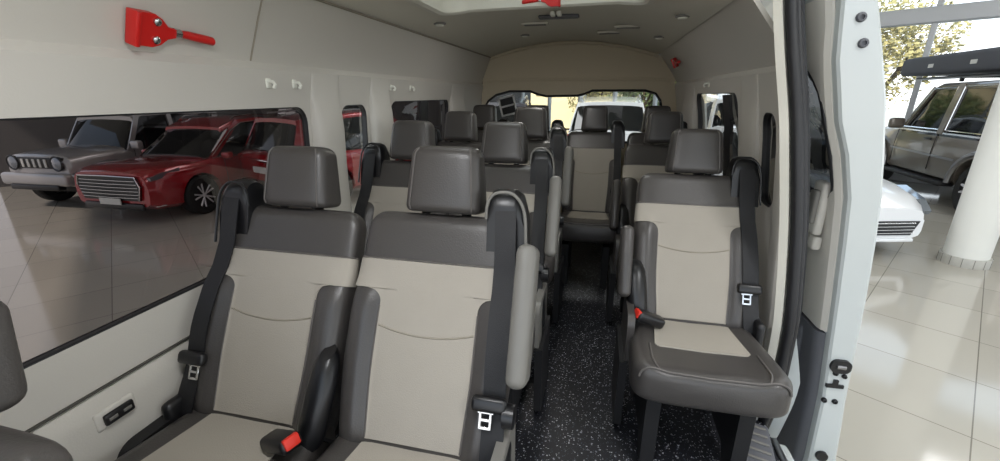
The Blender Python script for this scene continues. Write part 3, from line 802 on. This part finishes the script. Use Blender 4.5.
def tree(x, y, h, r, leafm, label):
    o = empty('tree', (x, y, ZG)); tag(o, label, 'tree', 'trees outside the showroom')
    m = MB(); m.tube([(0, 0, -.1), (.05, 0, h*.3), (.0, .06, h*.62)], [.14, .11, .06], 8)
    for k in range(4):
        a = k*1.7; m.tube([(.03, 0, h*.35), (r*.5*math.cos(a), r*.5*math.sin(a), h*.65)], [.07, .03], 6)
    m.build('trunk', M['bark'], o)
    m = MB(); rg = random.Random(int(x*10+y))
    blobs = [(rg.uniform(-.6, .6)*r, rg.uniform(-.6, .6)*r, h*(.45+.45*rg.random()), r*(.35+.3*rg.random())) for _ in range(12)]
    for _ in range(5200):
        bx_, by_, bz_, br_ = rg.choice(blobs); d = Vector((rg.gauss(0, 1), rg.gauss(0, 1), rg.gauss(0, 1))).normalized()*br_*(.55+.45*rg.random())
        p = Vector((bx_, by_, bz_))+d; u = Vector((rg.gauss(0, 1), rg.gauss(0, 1), rg.gauss(0, 1))).normalized(); w = u.orthogonal().normalized(); s = .05+.06*rg.random()
        m.add([p-u*s, p+w*s*.55, p+u*s, p-w*s*.55], [[0, 1, 2, 3]])
    m.build('foliage', leafm, o, smooth=False)
for x, y, h, r_, lm, lab in ((9.0, 17.5, 5.2, 1.9, 'leaf_dry', 'olive sunlit tree outside the glazing, right above the bronze vehicle'), (13.2, 15.2, 5.6, 1.9, 'leaf', 'green sunlit tree outside the glazing at the far right'),
        (6.6, 20.5, 3.6, 1.5, 'leaf', 'low green tree outside the glazing beside the sliding door'), (1.9, 21.5, 3.6, 1.6, 'leaf', 'pale tree seen through the right of the rear window'), (-.2, 24.5, 3.8, 1.5, 'leaf_dry', 'pale tree seen through the middle of the rear window'),
        (17.2, 13.0, 5.0, 1.8, 'leaf_dry', 'olive tree outside the glazing past the right edge')):
    tree(x, y, h, r_, M[lm], lab)

# ---------------------------------------------------------------- vehicles
def wheel(parent, x, y, r, w, side, spokes=5, steel=False):
    o = MB(); o.lathe([(r*.62, -w/2), (r*.9, -w/2), (r, -w*.34), (r, w*.34), (r*.9, w/2), (r*.62, w/2), (r*.60, 0), (r*.62, -w/2)], (0, 0, 0), 'y', 28, (False, False))
    t = o.build('wheel', M['tyre'], parent); t.location = (x, y, r)
    m = MB(); f = side*w*.42
    m.lathe([(r*.64, f-.0), (r*.66, f+side*.012), (r*.60, f+side*.012), (r*.58, f-side*.03), (r*.1, f-side*.05), (0, f-side*.05)], (0, 0, 0), 'y', 28)
    m.build('rim', M['matte_black'], t)
    m = MB()
    for k in range(spokes):
        for da in (-.16, .16):
            a = 2*PI*k/spokes+da*.5
            p0 = Vector((r*.10*math.cos(a), f-side*.012, r*.10*math.sin(a))); a2 = 2*PI*k/spokes+da*1.4
            p1 = Vector((r*.62*math.cos(a2), f+side*.006, r*.62*math.sin(a2)))
            m.tube([p0, p1], [r*.05, r*.045], 5)
    m.lathe([(r*.12, f-.02*side), (r*.12, f), (0, f+.004*side)], (0, 0, 0), 'y', 12)
    m.tube([(r*.63*math.cos(2*PI*k/28), f+side*.004, r*.63*math.sin(2*PI*k/28)) for k in range(28)], r*.025, 5, True)
    m.build('spokes', M['rim'], t)
    return t

def vehicle(name, label, cat, loc, heading, s, body, paint, gh, wheels, wr, ww, pillars, roof_t=.07, arch=1.14, spokes=5):
    """body: stations (x, zbot, zbelt, ztop, halfwidth) rear to front; gh: stations (x, zbase, zroof, wbase, wroof). Local x forward, y left."""
    o = empty(name, loc, heading); o.scale = (s, s, s); tag(o, label, cat)
    m = MB(); rings = []
    for x, zb, zl_, zt, w in body:
        zm = zb+(zl_-zb)*.55
        half = [(0, zb), (w*.86, zb), (w*.965, zb+.10*(zl_-zb)), (w, zm-.08), (w, zm+.06), (w*.975, zl_-.06), (w*.955, zl_), (w*.90, zl_+(zt-zl_)*.55), (w*.72, zt-.005), (w*.3, zt+.012), (0, zt+.016)]
        rings.append([(x, y, z) for y, z in half]+[(x, -y, z) for y, z in reversed(half[1:-1])])
    m.loft(rings); bo = m.build('body', paint, angle=30)
    W_ = max(b[4] for b in body); cs = []
    for wx in wheels:
        for sg in (-1, 1):
            c = MB(); c.lathe([(wr*arch, -.19), (wr*arch, .35)] if sg > 0 else [(wr*arch, -.35), (wr*arch, .19)], (wx, sg*(W_-.10), wr*1.02), 'y', 26); cs.append(c.build('cutter', None, smooth=False))
    cut(bo, cs); bo.parent = o
    for wx in wheels:
        m = MB(); m.box((wx, 0, wr*1.35), (wr*2.0, W_*2-.34, wr*1.1), .02); m.build('wheel_well', M['matte_black'], o)
    for wx in wheels:
        for sg in (-1, 1): wheel(o, wx, sg*(W_-ww/2-.02), wr, ww, sg, spokes)
    m = MB(); rings = []
    for x, z0, z1, w0, w1 in gh:
        half = [(w0, z0-.06), (w0, z0), (w0+(w1-w0)*.55, z0+(z1-z0)*.5), (w1, z1-.05), (w1*.93, z1-.012), (w1*.6, z1+.004), (0, z1+.012)]
        rings.append([(x, y, z) for y, z in half]+[(x, -y, z) for y, z in reversed(half[:-1])])
    m.loft(rings); m.build('glazing', M['car_glass'], o, angle=30)
    rf = [g for g in gh if g[2]-g[1] > .25]
    m = MB(); rings = []
    x0 = rf[0][0]-.03; x1 = rf[-1][0]+.04
    for k, (x, z0, z1, w0, w1) in enumerate(rf):
        x = x0 if k == 0 else x1 if k == len(rf)-1 else x
        e = .012; half = [(w1+e, z1-roof_t), (w1+e, z1-.04), (w1*.95+e, z1+.004), (w1*.6, z1+.022), (0, z1+.032)]
        rings.append([(x, y, z) for y, z in half]+[(x, -y, z) for y, z in reversed(half[:-1])])
    m.loft(rings); m.build('roof', paint, o, angle=40)
    # pillars: (x_bottom, x_top, width)
    def gz(x, i): return lerp_table([(g[0], g[i]) for g in gh], x)
    for xb, xt, w in pillars:
        for sg in (-1, 1):
            m = MB(); P = []
            for k in range(6):
                u = k/5; z = (gz(xb, 1)-.03)*(1-u)+(gz(xt, 2)-.02)*u; x = xb+(xt-xb)*u
                z0, w0, w1 = gz(xb, 1), gz(xb, 3), gz(xt, 4)
                P.append((x, sg*(w0+(w1-w0)*u+.008+.01*math.sin(PI*u)), z))
            m.ribbon(P, (1, 0, 0), w, .03); m.build('pillar', paint, o)
    return o
def vpart(o, mb, name, mm, parent=None, **k): return mb.build(name, mm, parent or o, **k)
def side_strip(o, name, mm, y, x0, x1, z0, z1, w=.03, sg=(1, -1)):
    for s_ in sg:
        m = MB(); m.ribbon([(x0, s_*y, z0), ((x0+x1)/2, s_*(y+.003), (z0+z1)/2), (x1, s_*y, z1)], (0, 0, 1), w, .012); m.build(name, mm, o)

# red SUV behind the long left window
head = math.atan2(-1, .0)
def place_front_left(p, head, s, wx, wy):
    f = Vector((math.cos(head), math.sin(head), 0)); l = Vector((-f.y, f.x, 0))
    return Vector(p)-f*wx*s-l*wy*s
RB = [(-2.25, .42, .80, 1.02, .70), (-2.18, .30, .95, 1.04, .86), (-1.7, .24, 1.0, 1.06, .93), (-.6, .22, .98, 1.04, .945), (.5, .22, .95, 1.02, .945), (.95, .22, .94, 1.04, .94), (1.5, .23, .90, 1.0, .93), (1.95, .26, .90, 1.0, .91), (2.18, .28, .86, .96, .87), (2.29, .34, .80, .90, .80)]
RG = [(-2.12, 1.0, 1.06, .74, .66), (-1.92, 1.0, 1.44, .80, .62), (-1.5, 1.0, 1.60, .84, .66), (-.5, 1.0, 1.68, .86, .69), (.15, .99, 1.66, .86, .68), (.5, .99, 1.52, .85, .67), (1.12, .98, 1.05, .80, .72)]
loc = place_front_left((-6.676, 5.787, ZG), head, .92, 1.38, .82); loc.z = ZG
rs_ = vehicle('red_car', 'shiny dark red car with a chrome barred grille seen through the long left window', 'car', loc, head, .92, RB, M['red_paint'], RG, (-1.36, 1.38), .36, .24,
    [(1.02, .12, .09), (-.30, -.38, .10), (-1.25, -1.30, .09), (-2.0, -1.70, .20)], .075)
o = rs_
m = MB(); m.prism([(-.60, .44), (.60, .44), (.68, .68), (.62, .84), (-.62, .84), (-.68, .68)], lambda u, v, w: (w, u, v), 2.10, 2.325); gr = vpart(o, m, 'grille', M['black'], angle=25)
for k in range(6):
    m = MB(); z = .49+k*.058; hw_ = .60+.04*math.sin(k*.6); m.tube([(2.325, -hw_, z), (2.345, 0, z), (2.325, hw_, z)], .010, 6); m.build('grille_bar', M['chrome'], gr)
m = MB(); m.tube([(2.325, -.68, .68), (2.33, -.62, .845), (2.335, 0, .855), (2.33, .62, .845), (2.325, .68, .68), (2.325, .60, .44)], .012, 6); m.build('grille_frame', M['chrome'], gr)
for sg in (-1, 1):
    m = MB(); m.prism([(2.26, .83), (2.10, .885), (1.72, .93), (1.74, .88), (2.0, .81), (2.25, .78)], lambda u, v, w: (u, sg*(w+.045*(2.2-u)), v), .66, .865); vpart(o, m, 'headlight', M['head_lens'], angle=25)
    m = MB(); m.prism(rrect(.42, .74, 0, .12, .03), lambda u, v, w: (2.12+w-v*.9, sg*(.70+v), u), 0, .10); vpart(o, m, 'fog_light', M['black'])
    m = MB(); m.tube([(2.21, sg*.66, .335), (2.20, sg*.80, .33), (2.10, sg*.885, .345)], .014, 6); vpart(o, m, 'bumper_trim', M['chrome'])
    m = MB(); m.box((.78, sg*.98, 1.03), (.16, .18, .13), .04, 3); vpart(o, m, 'mirror', M['red_paint'])
    m = MB(); m.tube([(-1.7, sg*.60, 1.66), (-1.5, sg*.62, 1.69), (-.4, sg*.65, 1.755), (.1, sg*.64, 1.73), (.2, sg*.64, 1.68)], .016, 6); vpart(o, m, 'roof_rail', M['chrome'])
    m = MB(); m.tube([(1.0, sg*.845, 1.03), (.4, sg*.775, 1.46), (.05, sg*.725, 1.60), (-.6, sg*.725, 1.625), (-1.4, sg*.70, 1.55), (-1.85, sg*.70, 1.36), (-1.78, sg*.82, 1.10), (-1.2, sg*.885, 1.02), (1.0, sg*.865, 1.0)], .011, 6); vpart(o, m, 'window_trim', M['chrome'])
    m = MB(); m.box((-2.16, sg*.70, .90), (.12, .26, .13), .03, 2); vpart(o, m, 'tail_light', M['red_lens'])
    m = MB(); m.box((-.1, sg*.93, .30), (2.0, .06, .13), .03, 2); vpart(o, m, 'sill_cladding', M['black'])
    for x in (.85, -.25, -1.15):
        m = MB(); m.tube([(x, sg*.945, .34), (x-.02, sg*.955, .62), (x-.05, sg*.915, .97)], .006, 5); vpart(o, m, 'door_gap', M['matte_black'])
    for x in (-.12, -1.02):
        m = MB(); m.box((x, sg*.955, .86), (.18, .03, .03), .01, 2); vpart(o, m, 'door_handle', M['chrome'])
m = MB(); m.box((2.30, 0, .33), (.06, 1.3, .12), .03, 2); vpart(o, m, 'lower_intake', M['black'])
m = MB(); m.box((2.355, 0, .42), (.02, .46, .11), .005, 1); vpart(o, m, 'number_plate', M['plate'])

# grey boxy off-roader, further left
JB = [(-1.78, .45, .98, 1.02, .70), (-1.74, .36, 1.0, 1.04, .80), (-1.0, .34, 1.0, 1.05, .80), (.35, .34, .99, 1.05, .80), (.75, .36, .98, 1.06, .79), (1.3, .40, .96, 1.04, .76), (1.66, .44, .92, 1.0, .72), (1.72, .50, .86, .96, .68)]
JG = [(-1.72, 1.0, 1.06, .72, .70), (-1.66, 1.0, 1.66, .76, .68), (-.6, 1.0, 1.72, .77, .69), (.20, 1.0, 1.70, .77, .68), (.36, 1.0, 1.60, .77, .68), (.72, .99, 1.05, .75, .71)]
head2 = head+R(2)
loc = place_front_left((-8.95, 6.0, ZG), head2, .98, 1.10, .70); loc.z = ZG
o = vehicle('grey_offroader', 'boxy grey off-roader with five vertical grille slots, left of the red car', 'car', loc, head2, .98, JB, M['silver_paint'], JG, (-1.10, 1.12), .36, .22,
    [(.66, .30, .09), (-.35, -.38, .10), (-1.62, -1.58, .14)], .09)
m = MB(); m.box((1.68, 0, .86), (.14, 1.24, .20), .03, 2); gr = vpart(o, m, 'grille_panel', M['black'])
for k in range(5):
    m = MB(); m.box((1.755, -.26+k*.13, .86), (.02, .055, .15), .012, 2); m.build('grille_slot', M['plate'], gr)
for sg in (-1, 1):
    m = MB(); m.lathe([(.115, -.03), (.125, .0), (.115, .03), (.09, .045), (0, .055)], (1.72, sg*.50, .86), 'x', 20); vpart(o, m, 'headlight', M['head_lens'])
    m = MB(); m.lathe([(.125, 0), (.14, .02), (.125, .03), (.11, .02)], (1.735, sg*.50, .86), 'x', 20); vpart(o, m, 'headlight_ring', M['black'])
    m = MB(); m.lathe([(.05, 0), (.05, .03), (0, .04)], (1.80, sg*.52, .56), 'x', 14); vpart(o, m, 'fog_light', M['head_lens'])
    m = MB(); m.box((.60, sg*.90, 1.08), (.13, .20, .17), .04, 3); vpart(o, m, 'mirror', M['silver_paint'])
    for wx in (-1.10, 1.12):
        m = MB(); m.tube([(wx+.46*math.cos(PI*k/10), sg*.80, .37+.44*math.sin(PI*k/10)) for k in range(11)], .05, 6); vpart(o, m, 'arch_flare', M['dark_panel'])
    m = MB(); m.tube([(.62, sg*.81, .5), (.60, sg*.815, .98)], .006, 5); vpart(o, m, 'door_gap', M['matte_black'])
    m = MB(); m.tube([(-1.5, sg*.60, 1.80), (.1, sg*.60, 1.80)], .018, 6); vpart(o, m, 'roof_rail', M['dark_panel'])
m = MB(); m.box((1.76, 0, .58), (.20, 1.50, .22), .06, 3); vpart(o, m, 'bumper', M['silver_paint'])
m = MB(); m.box((1.80, 0, .44), (.14, 1.1, .10), .03, 3); vpart(o, m, 'skid_plate', M['black'])

# white sedan, right of the sliding door: only its front corner and roof show
WB_ = [(-2.22, .40, .82, .98, .66), (-2.1, .28, .90, 1.02, .80), (-1.5, .22, .93, 1.04, .87), (-.4, .20, .92, 1.0, .885), (.7, .20, .90, .98, .885), (1.2, .20, .85, .95, .875), (1.7, .22, .76, .88, .85), (2.05, .24, .68, .78, .78), (2.22, .28, .58, .66, .66)]
WG_ = [(-1.75, .98, 1.02, .68, .62), (-1.2, .97, 1.32, .76, .58), (-.6, .96, 1.45, .79, .61), (.1, .95, 1.45, .79, .61), (.4, .95, 1.35, .79, .62), (1.15, .93, .99, .76, .70)]
hw3 = math.atan2(-.97, .25)
loc = Vector((4.06, 6.22, ZG))-Vector((math.cos(hw3), math.sin(hw3), 0))*2.05-Vector((-math.sin(hw3), math.cos(hw3), 0))*.78
o = vehicle('white_car', 'white sedan whose front corner peeks out beside the open sliding door', 'car', loc, hw3, 1.0, WB_, M['white_car'], WG_, (-1.33, 1.36), .32, .22,
    [(1.05, .10, .08), (-.35, -.38, .09), (-1.55, -.95, .12)], .06)
for sg in (-1, 1):
    m = MB(); m.prism([(2.20, .62), (2.07, .74), (1.72, .85), (1.70, .78), (1.95, .65), (2.17, .57)], lambda u, v, w: (u, sg*(w+.16*(2.2-u)), v), .55, .735); vpart(o, m, 'headlight', M['head_lens'], angle=25)
    m = MB(); m.box((2.09, sg*.66, .36), (.10, .17, .10), .03, 2); vpart(o, m, 'fog_light', M['black'])
    m = MB(); m.box((.80, sg*.94, .98), (.14, .17, .11), .04, 3); vpart(o, m, 'mirror', M['white_car'])
    m = MB(); m.box((-2.10, sg*.62, .82), (.14, .26, .13), .03, 2); vpart(o, m, 'tail_light', M['red_lens'])
m = MB(); m.prism([(-.52, .32), (.52, .32), (.60, .50), (-.60, .50)], lambda u, v, w: (w, u, v), 2.05, 2.235); gr = vpart(o, m, 'grille', M['black'], angle=25)
for k in range(4):
    m = MB(); m.tube([(2.235, -.54, .35+k*.042), (2.25, 0, .35+k*.042), (2.235, .54, .35+k*.042)], .008, 6); m.build('grille_bar', M['chrome'], gr)
m = MB(); m.box((2.20, 0, .255), (.10, 1.15, .05), .02, 2); vpart(o, m, 'front_lip', M['white_car'])

# bronze off-roader with roof rack and awning, right
LB = [(-2.35, .52, 1.12, 1.16, .78), (-2.30, .42, 1.15, 1.18, .87), (-1.2, .40, 1.15, 1.18, .89), (.4, .40, 1.14, 1.18, .89), (.95, .40, 1.12, 1.20, .88), (1.6, .44, 1.08, 1.16, .84), (2.1, .50, 1.02, 1.10, .80), (2.18, .56, .96, 1.06, .76)]
LG = [(-2.28, 1.16, 1.22, .84, .80), (-2.20, 1.16, 1.86, .86, .77), (-1.0, 1.16, 1.92, .87, .78), (.25, 1.15, 1.90, .87, .77), (.45, 1.15, 1.82, .87, .77), (.92, 1.14, 1.20, .84, .80)]
hb_ = PI/2-R(5)
o = vehicle('bronze_offroader', 'bronze off-roader with a roof rack parked at the far right behind the column', 'car', (0, 0, ZG), hb_, 1.15, LB, M['bronze_paint'], LG, (-1.32, 1.60), .41, .27,
    [(.86, .38, .09), (-.27, -.30, .13), (-1.25, -1.27, .13), (-2.15, -2.12, .2)], .10)
f = Vector((math.cos(hb_), math.sin(hb_), 0)); l = Vector((-f.y, f.x, 0))
o.location = Vector((6.12, 9.55, ZG))+f*.25*1.15-l*.87*1.15
for sg in (-1, 1):
    for wx in (-1.32, 1.60):
        m = MB(); m.tube([(wx+.53*math.cos(PI*k/12), sg*.89, .44+.50*math.sin(PI*k/12)) for k in range(13)], .04, 6); vpart(o, m, 'arch_flare', M['steel'])
    side_strip(o, 'moulding', M['steel'], .895, -.80, 1.0, .78, .80, .03, (sg,))
    side_strip(o, 'moulding', M['chrome'], .878, -2.2, .9, 1.15, 1.14, .025, (sg,))
    m = MB(); m.box((.78, sg*1.0, 1.24), (.12, .22, .18), .04, 3); vpart(o, m, 'mirror', M['bronze_paint'])
    m = MB(); m.box((-.05, sg*.905, 1.04), (.18, .03, .04), .01, 2); vpart(o, m, 'door_handle', M['black'])
    for x in (.90, -.22):
        m = MB(); m.tube([(x, sg*.893, .56), (x, sg*.897, .85), (x, sg*.875, 1.14)], .006, 5); vpart(o, m, 'door_gap', M['matte_black'])
    m = MB(); m.tube([(.82, sg*.858, 1.22), (.36, sg*.79, 1.82), (-.2, sg*.785, 1.84), (-.22, sg*.868, 1.19), (.80, sg*.868, 1.18)], .014, 6); vpart(o, m, 'window_frame', M['chrome'])
    m = MB(); m.tube([(-.36, sg*.785, 1.85), (-1.20, sg*.788, 1.86), (-1.20, sg*.87, 1.19), (-.36, sg*.87, 1.19), (-.36, sg*.785, 1.85)], .012, 6); vpart(o, m, 'window_frame', M['chrome'])
    m = MB(); m.box((.1, sg*.86, .40), (1.7, .20, .06), .02, 2); vpart(o, m, 'side_step', M['matte_black'])
m = MB(); m.box((2.24, 0, .66), (.2, 1.7, .2), .04, 3); vpart(o, m, 'front_bumper', M['black'])
rk = empty('roof_rack', o.location, hb_); rk.location.z = ZG+2.24; tag(rk, 'black roof rack on the bronze off-roader', 'roof rack')
m = MB()
for y in (-.72, .72): m.tube([(-2.1, y, .06), (1.5, y, .06)], .028, 8)
m.build('side_rail', M['steel'], rk)
for k in range(6):
    m = MB(); m.tube([(-2.0+k*.46, -.72, .06), (-2.0+k*.46, .72, .06)], .02, 6); m.build('cross_bar', M['black'], rk)
for x in (-1.7, .1):
    for y in (-.72, .72):
        m = MB(); m.box((x, y, .02), (.07, .05, .09), .01); m.build('foot', M['black'], rk)
aw = empty('roof_tent', o.location, hb_); aw.location.z = ZG+2.36; tag(aw, 'folded dark grey canvas roof tent lying on the roof rack', 'tent')
m = MB(); m.box((-.1, .30, .19), (4.0, 1.2, .36), .08, 3); m.build('bag', M['awning'], aw)
for x in (-1.3, -.4, .8):
    m = MB(); m.box((x, .902, .17), (.16, .012, .07), .004, 1); m.build('patch', M['plate'], aw)

# silver car behind the rear window, tail towards the van
CB = [(-2.20, .45, .86, .98, .70), (-2.12, .32, .95, 1.02, .84), (-1.5, .25, .97, 1.04, .90), (0, .23, .95, 1.02, .91), (1.1, .23, .92, 1.02, .90), (1.8, .26, .84, .94, .86), (2.2, .32, .72, .80, .74)]
CG = [(-2.10, 1.0, 1.05, .76, .70), (-1.80, 1.0, 1.56, .80, .64), (-.6, .99, 1.66, .83, .67), (.2, .99, 1.62, .83, .67), (1.15, .98, 1.04, .78, .70)]
def tail_car(name, label, loc, head, s, paint):
    o = vehicle(name, label, 'car', loc, head, s, CB, paint, CG, (-1.33, 1.36), .35, .23, [(1.05, .15, .09), (-.3, -.35, .1), (-1.98, -1.72, .16)], .075)
    for sg in (-1, 1):
        m = MB(); m.prism([(.30, .86), (.80, .84), (.84, .93), (.66, .98), (.30, .95)], lambda u, v, w: (-2.10-w+.12*max(0, u-.55), sg*u, v), -.05, .09); vpart(o, m, 'tail_light', M['red_lens'], angle=25)
        m = MB(); m.box((.82, sg*.96, 1.02), (.14, .17, .12), .04, 3); vpart(o, m, 'mirror', paint)
        m = MB(); m.tube([(-1.6, sg*.60, 1.66), (-.6, sg*.62, 1.72), (.1, sg*.62, 1.69)], .018, 6); vpart(o, m, 'roof_rail', M['steel'])
    m = MB(); m.box((-2.19, 0, .88), (.06, .62, .05), .015, 2); vpart(o, m, 'tailgate_strip', M['chrome'])
    m = MB(); m.box((-2.215, 0, .72), (.03, .46, .11), .01, 1); vpart(o, m, 'number_plate', M['plate'])
    m = MB(); m.box((-2.20, 0, .45), (.10, 1.4, .16), .04, 3); vpart(o, m, 'rear_bumper', M['black'])
    m = MB(); m.tube([(-2.06, .0, 1.08), (-1.98, .28, 1.14)], .012, 6); vpart(o, m, 'rear_wiper', M['matte_black'])
    return o
tail_car('silver_car', 'silver car with red tail lights standing right behind the rear window', (.27, 12.9, ZG), R(88), 1.15, M['white_car'])
tail_car('dark_car', 'dark grey car seen at the left of the rear window', (-2.75, 12.2, ZG), R(98), 1.14, M['dark_car'])
tail_car('red_hatchback', 'red hatchback seen through the rear left side windows', (-5.0, 8.3, ZG), R(70), 1.0, M['red_paint'])
tail_car('silver_hatchback', 'pale silver car beyond the red hatchback, seen through the small left window', (-8.9, 13.4, ZG), R(60), 1.15, M['white_car'])
tail_car('white_hatchback', 'white car seen through the rear right side window', (3.35, 13.9, ZG), R(95), 1.2, M['white_car'])
# white sticker inside the rear glass
o = empty('window_sticker', (-.80, Y1+.012, 1.09), 0); o.rotation_euler = (0, R(-14), 0); tag(o, 'white framed sticker on the rear window glass between two dark headrests', 'sticker')
for w_, h_, cz in ((.145, .018, .075), (.145, .016, -.075), (.13, .016, .0)):
    m = MB(); m.box((0, 0, cz), (w_, .002, h_)); m.build('strip', M['sticker'], o, smooth=False)
for cx in (-.066, .066):
    m = MB(); m.box((cx, 0, 0), (.016, .002, .16)); m.build('side_strip', M['sticker'], o, smooth=False)
m = MB(); m.box((0, .003, 0), (.125, .001, .15)); m.build('backing', M['black'], o, smooth=False)

# ---------------------------------------------------------------- light
def area(name, loc, rot, sx, sy, power, colr=(1, 1, 1)):
    d = bpy.data.lights.new(name, 'AREA'); d.shape = 'RECTANGLE'; d.size = sx; d.size_y = sy; d.energy = power; d.color = colr
    o = bpy.data.objects.new(name, d); o.location = loc; o.rotation_euler = rot; col.objects.link(o); return o
for k, (x, y, p) in enumerate(((3.2, -1.6, 210), (3.4, 2.2, 60), (5.5, 5.5, 50), (8.4, 8.4, 80), (-5.5, 3.0, 30), (-3.5, 8.5, 110), (.5, 10.5, 90), (-.3, 1.5, 90))):
    area('showroom_fill_light', (x, y, 5.0), (0, 0, -a35), 2.4, 1.2, p, (.98, .98, 1))  # unseen overhead lights added to brighten the showroom and the van
area('cabin_fill_light', (-.30, .35, 1.545), (0, 0, 0), .30, .16, 7.2, (.97, .98, 1))  # unseen fill light added to brighten front seats and left wall
area('cabin_fill_light', (-.28, 2.42, 1.555), (0, 0, 0), .20, .08, 2.6, (1, .97, .92))  # fill light added below the reading lamp unit to lift the rear
w = bpy.data.worlds.new('sky'); sc.world = w; w.use_nodes = True
nt = w.node_tree; bg = nt.nodes['Background']
tc = nt.nodes.new('ShaderNodeTexCoord'); sp_ = nt.nodes.new('ShaderNodeSeparateXYZ'); nt.links.new(tc.outputs['Generated'], sp_.inputs[0])
cr = nt.nodes.new('ShaderNodeValToRGB'); cr.color_ramp.elements[0].position = .0; cr.color_ramp.elements[0].color = (.97, .98, 1, 1)
cr.color_ramp.elements[1].position = .6; cr.color_ramp.elements[1].color = (.55, .75, 1, 1)
nt.links.new(sp_.outputs[2], cr.inputs[0]); nt.links.new(cr.outputs[0], bg.inputs[0]); bg.inputs[1].default_value = 2.3
d = bpy.data.lights.new('sun', 'SUN'); d.energy = 5.5; d.angle = R(2); d.color = (1, .95, .86)
so = bpy.data.objects.new('sun', d); so.rotation_euler = (R(38), R(8), R(-20)); col.objects.link(so)

# ---------------------------------------------------------------- camera
cd_ = bpy.data.cameras.new('camera'); cd_.sensor_width = 36; cd_.lens = 420/1000*36; cd_.clip_start = .02; cd_.clip_end = 400
co = bpy.data.objects.new('camera', cd_); col.objects.link(co)
th = math.atan(135.5/420); ps = math.atan(102/420*math.cos(th))
co.location = (0, 0, 1.18); co.rotation_euler = (PI/2-th, 0, ps)
sc.camera = co
vs = sc.view_settings; vs.view_transform = 'Standard'; vs.look = 'None'; vs.gamma = 1; vs.use_curve_mapping = False; vs.exposure = 0.1
sc.cycles.use_denoising = True
sc.cycles.max_bounces = 10; sc.cycles.diffuse_bounces = 5; sc.cycles.transparent_max_bounces = 24
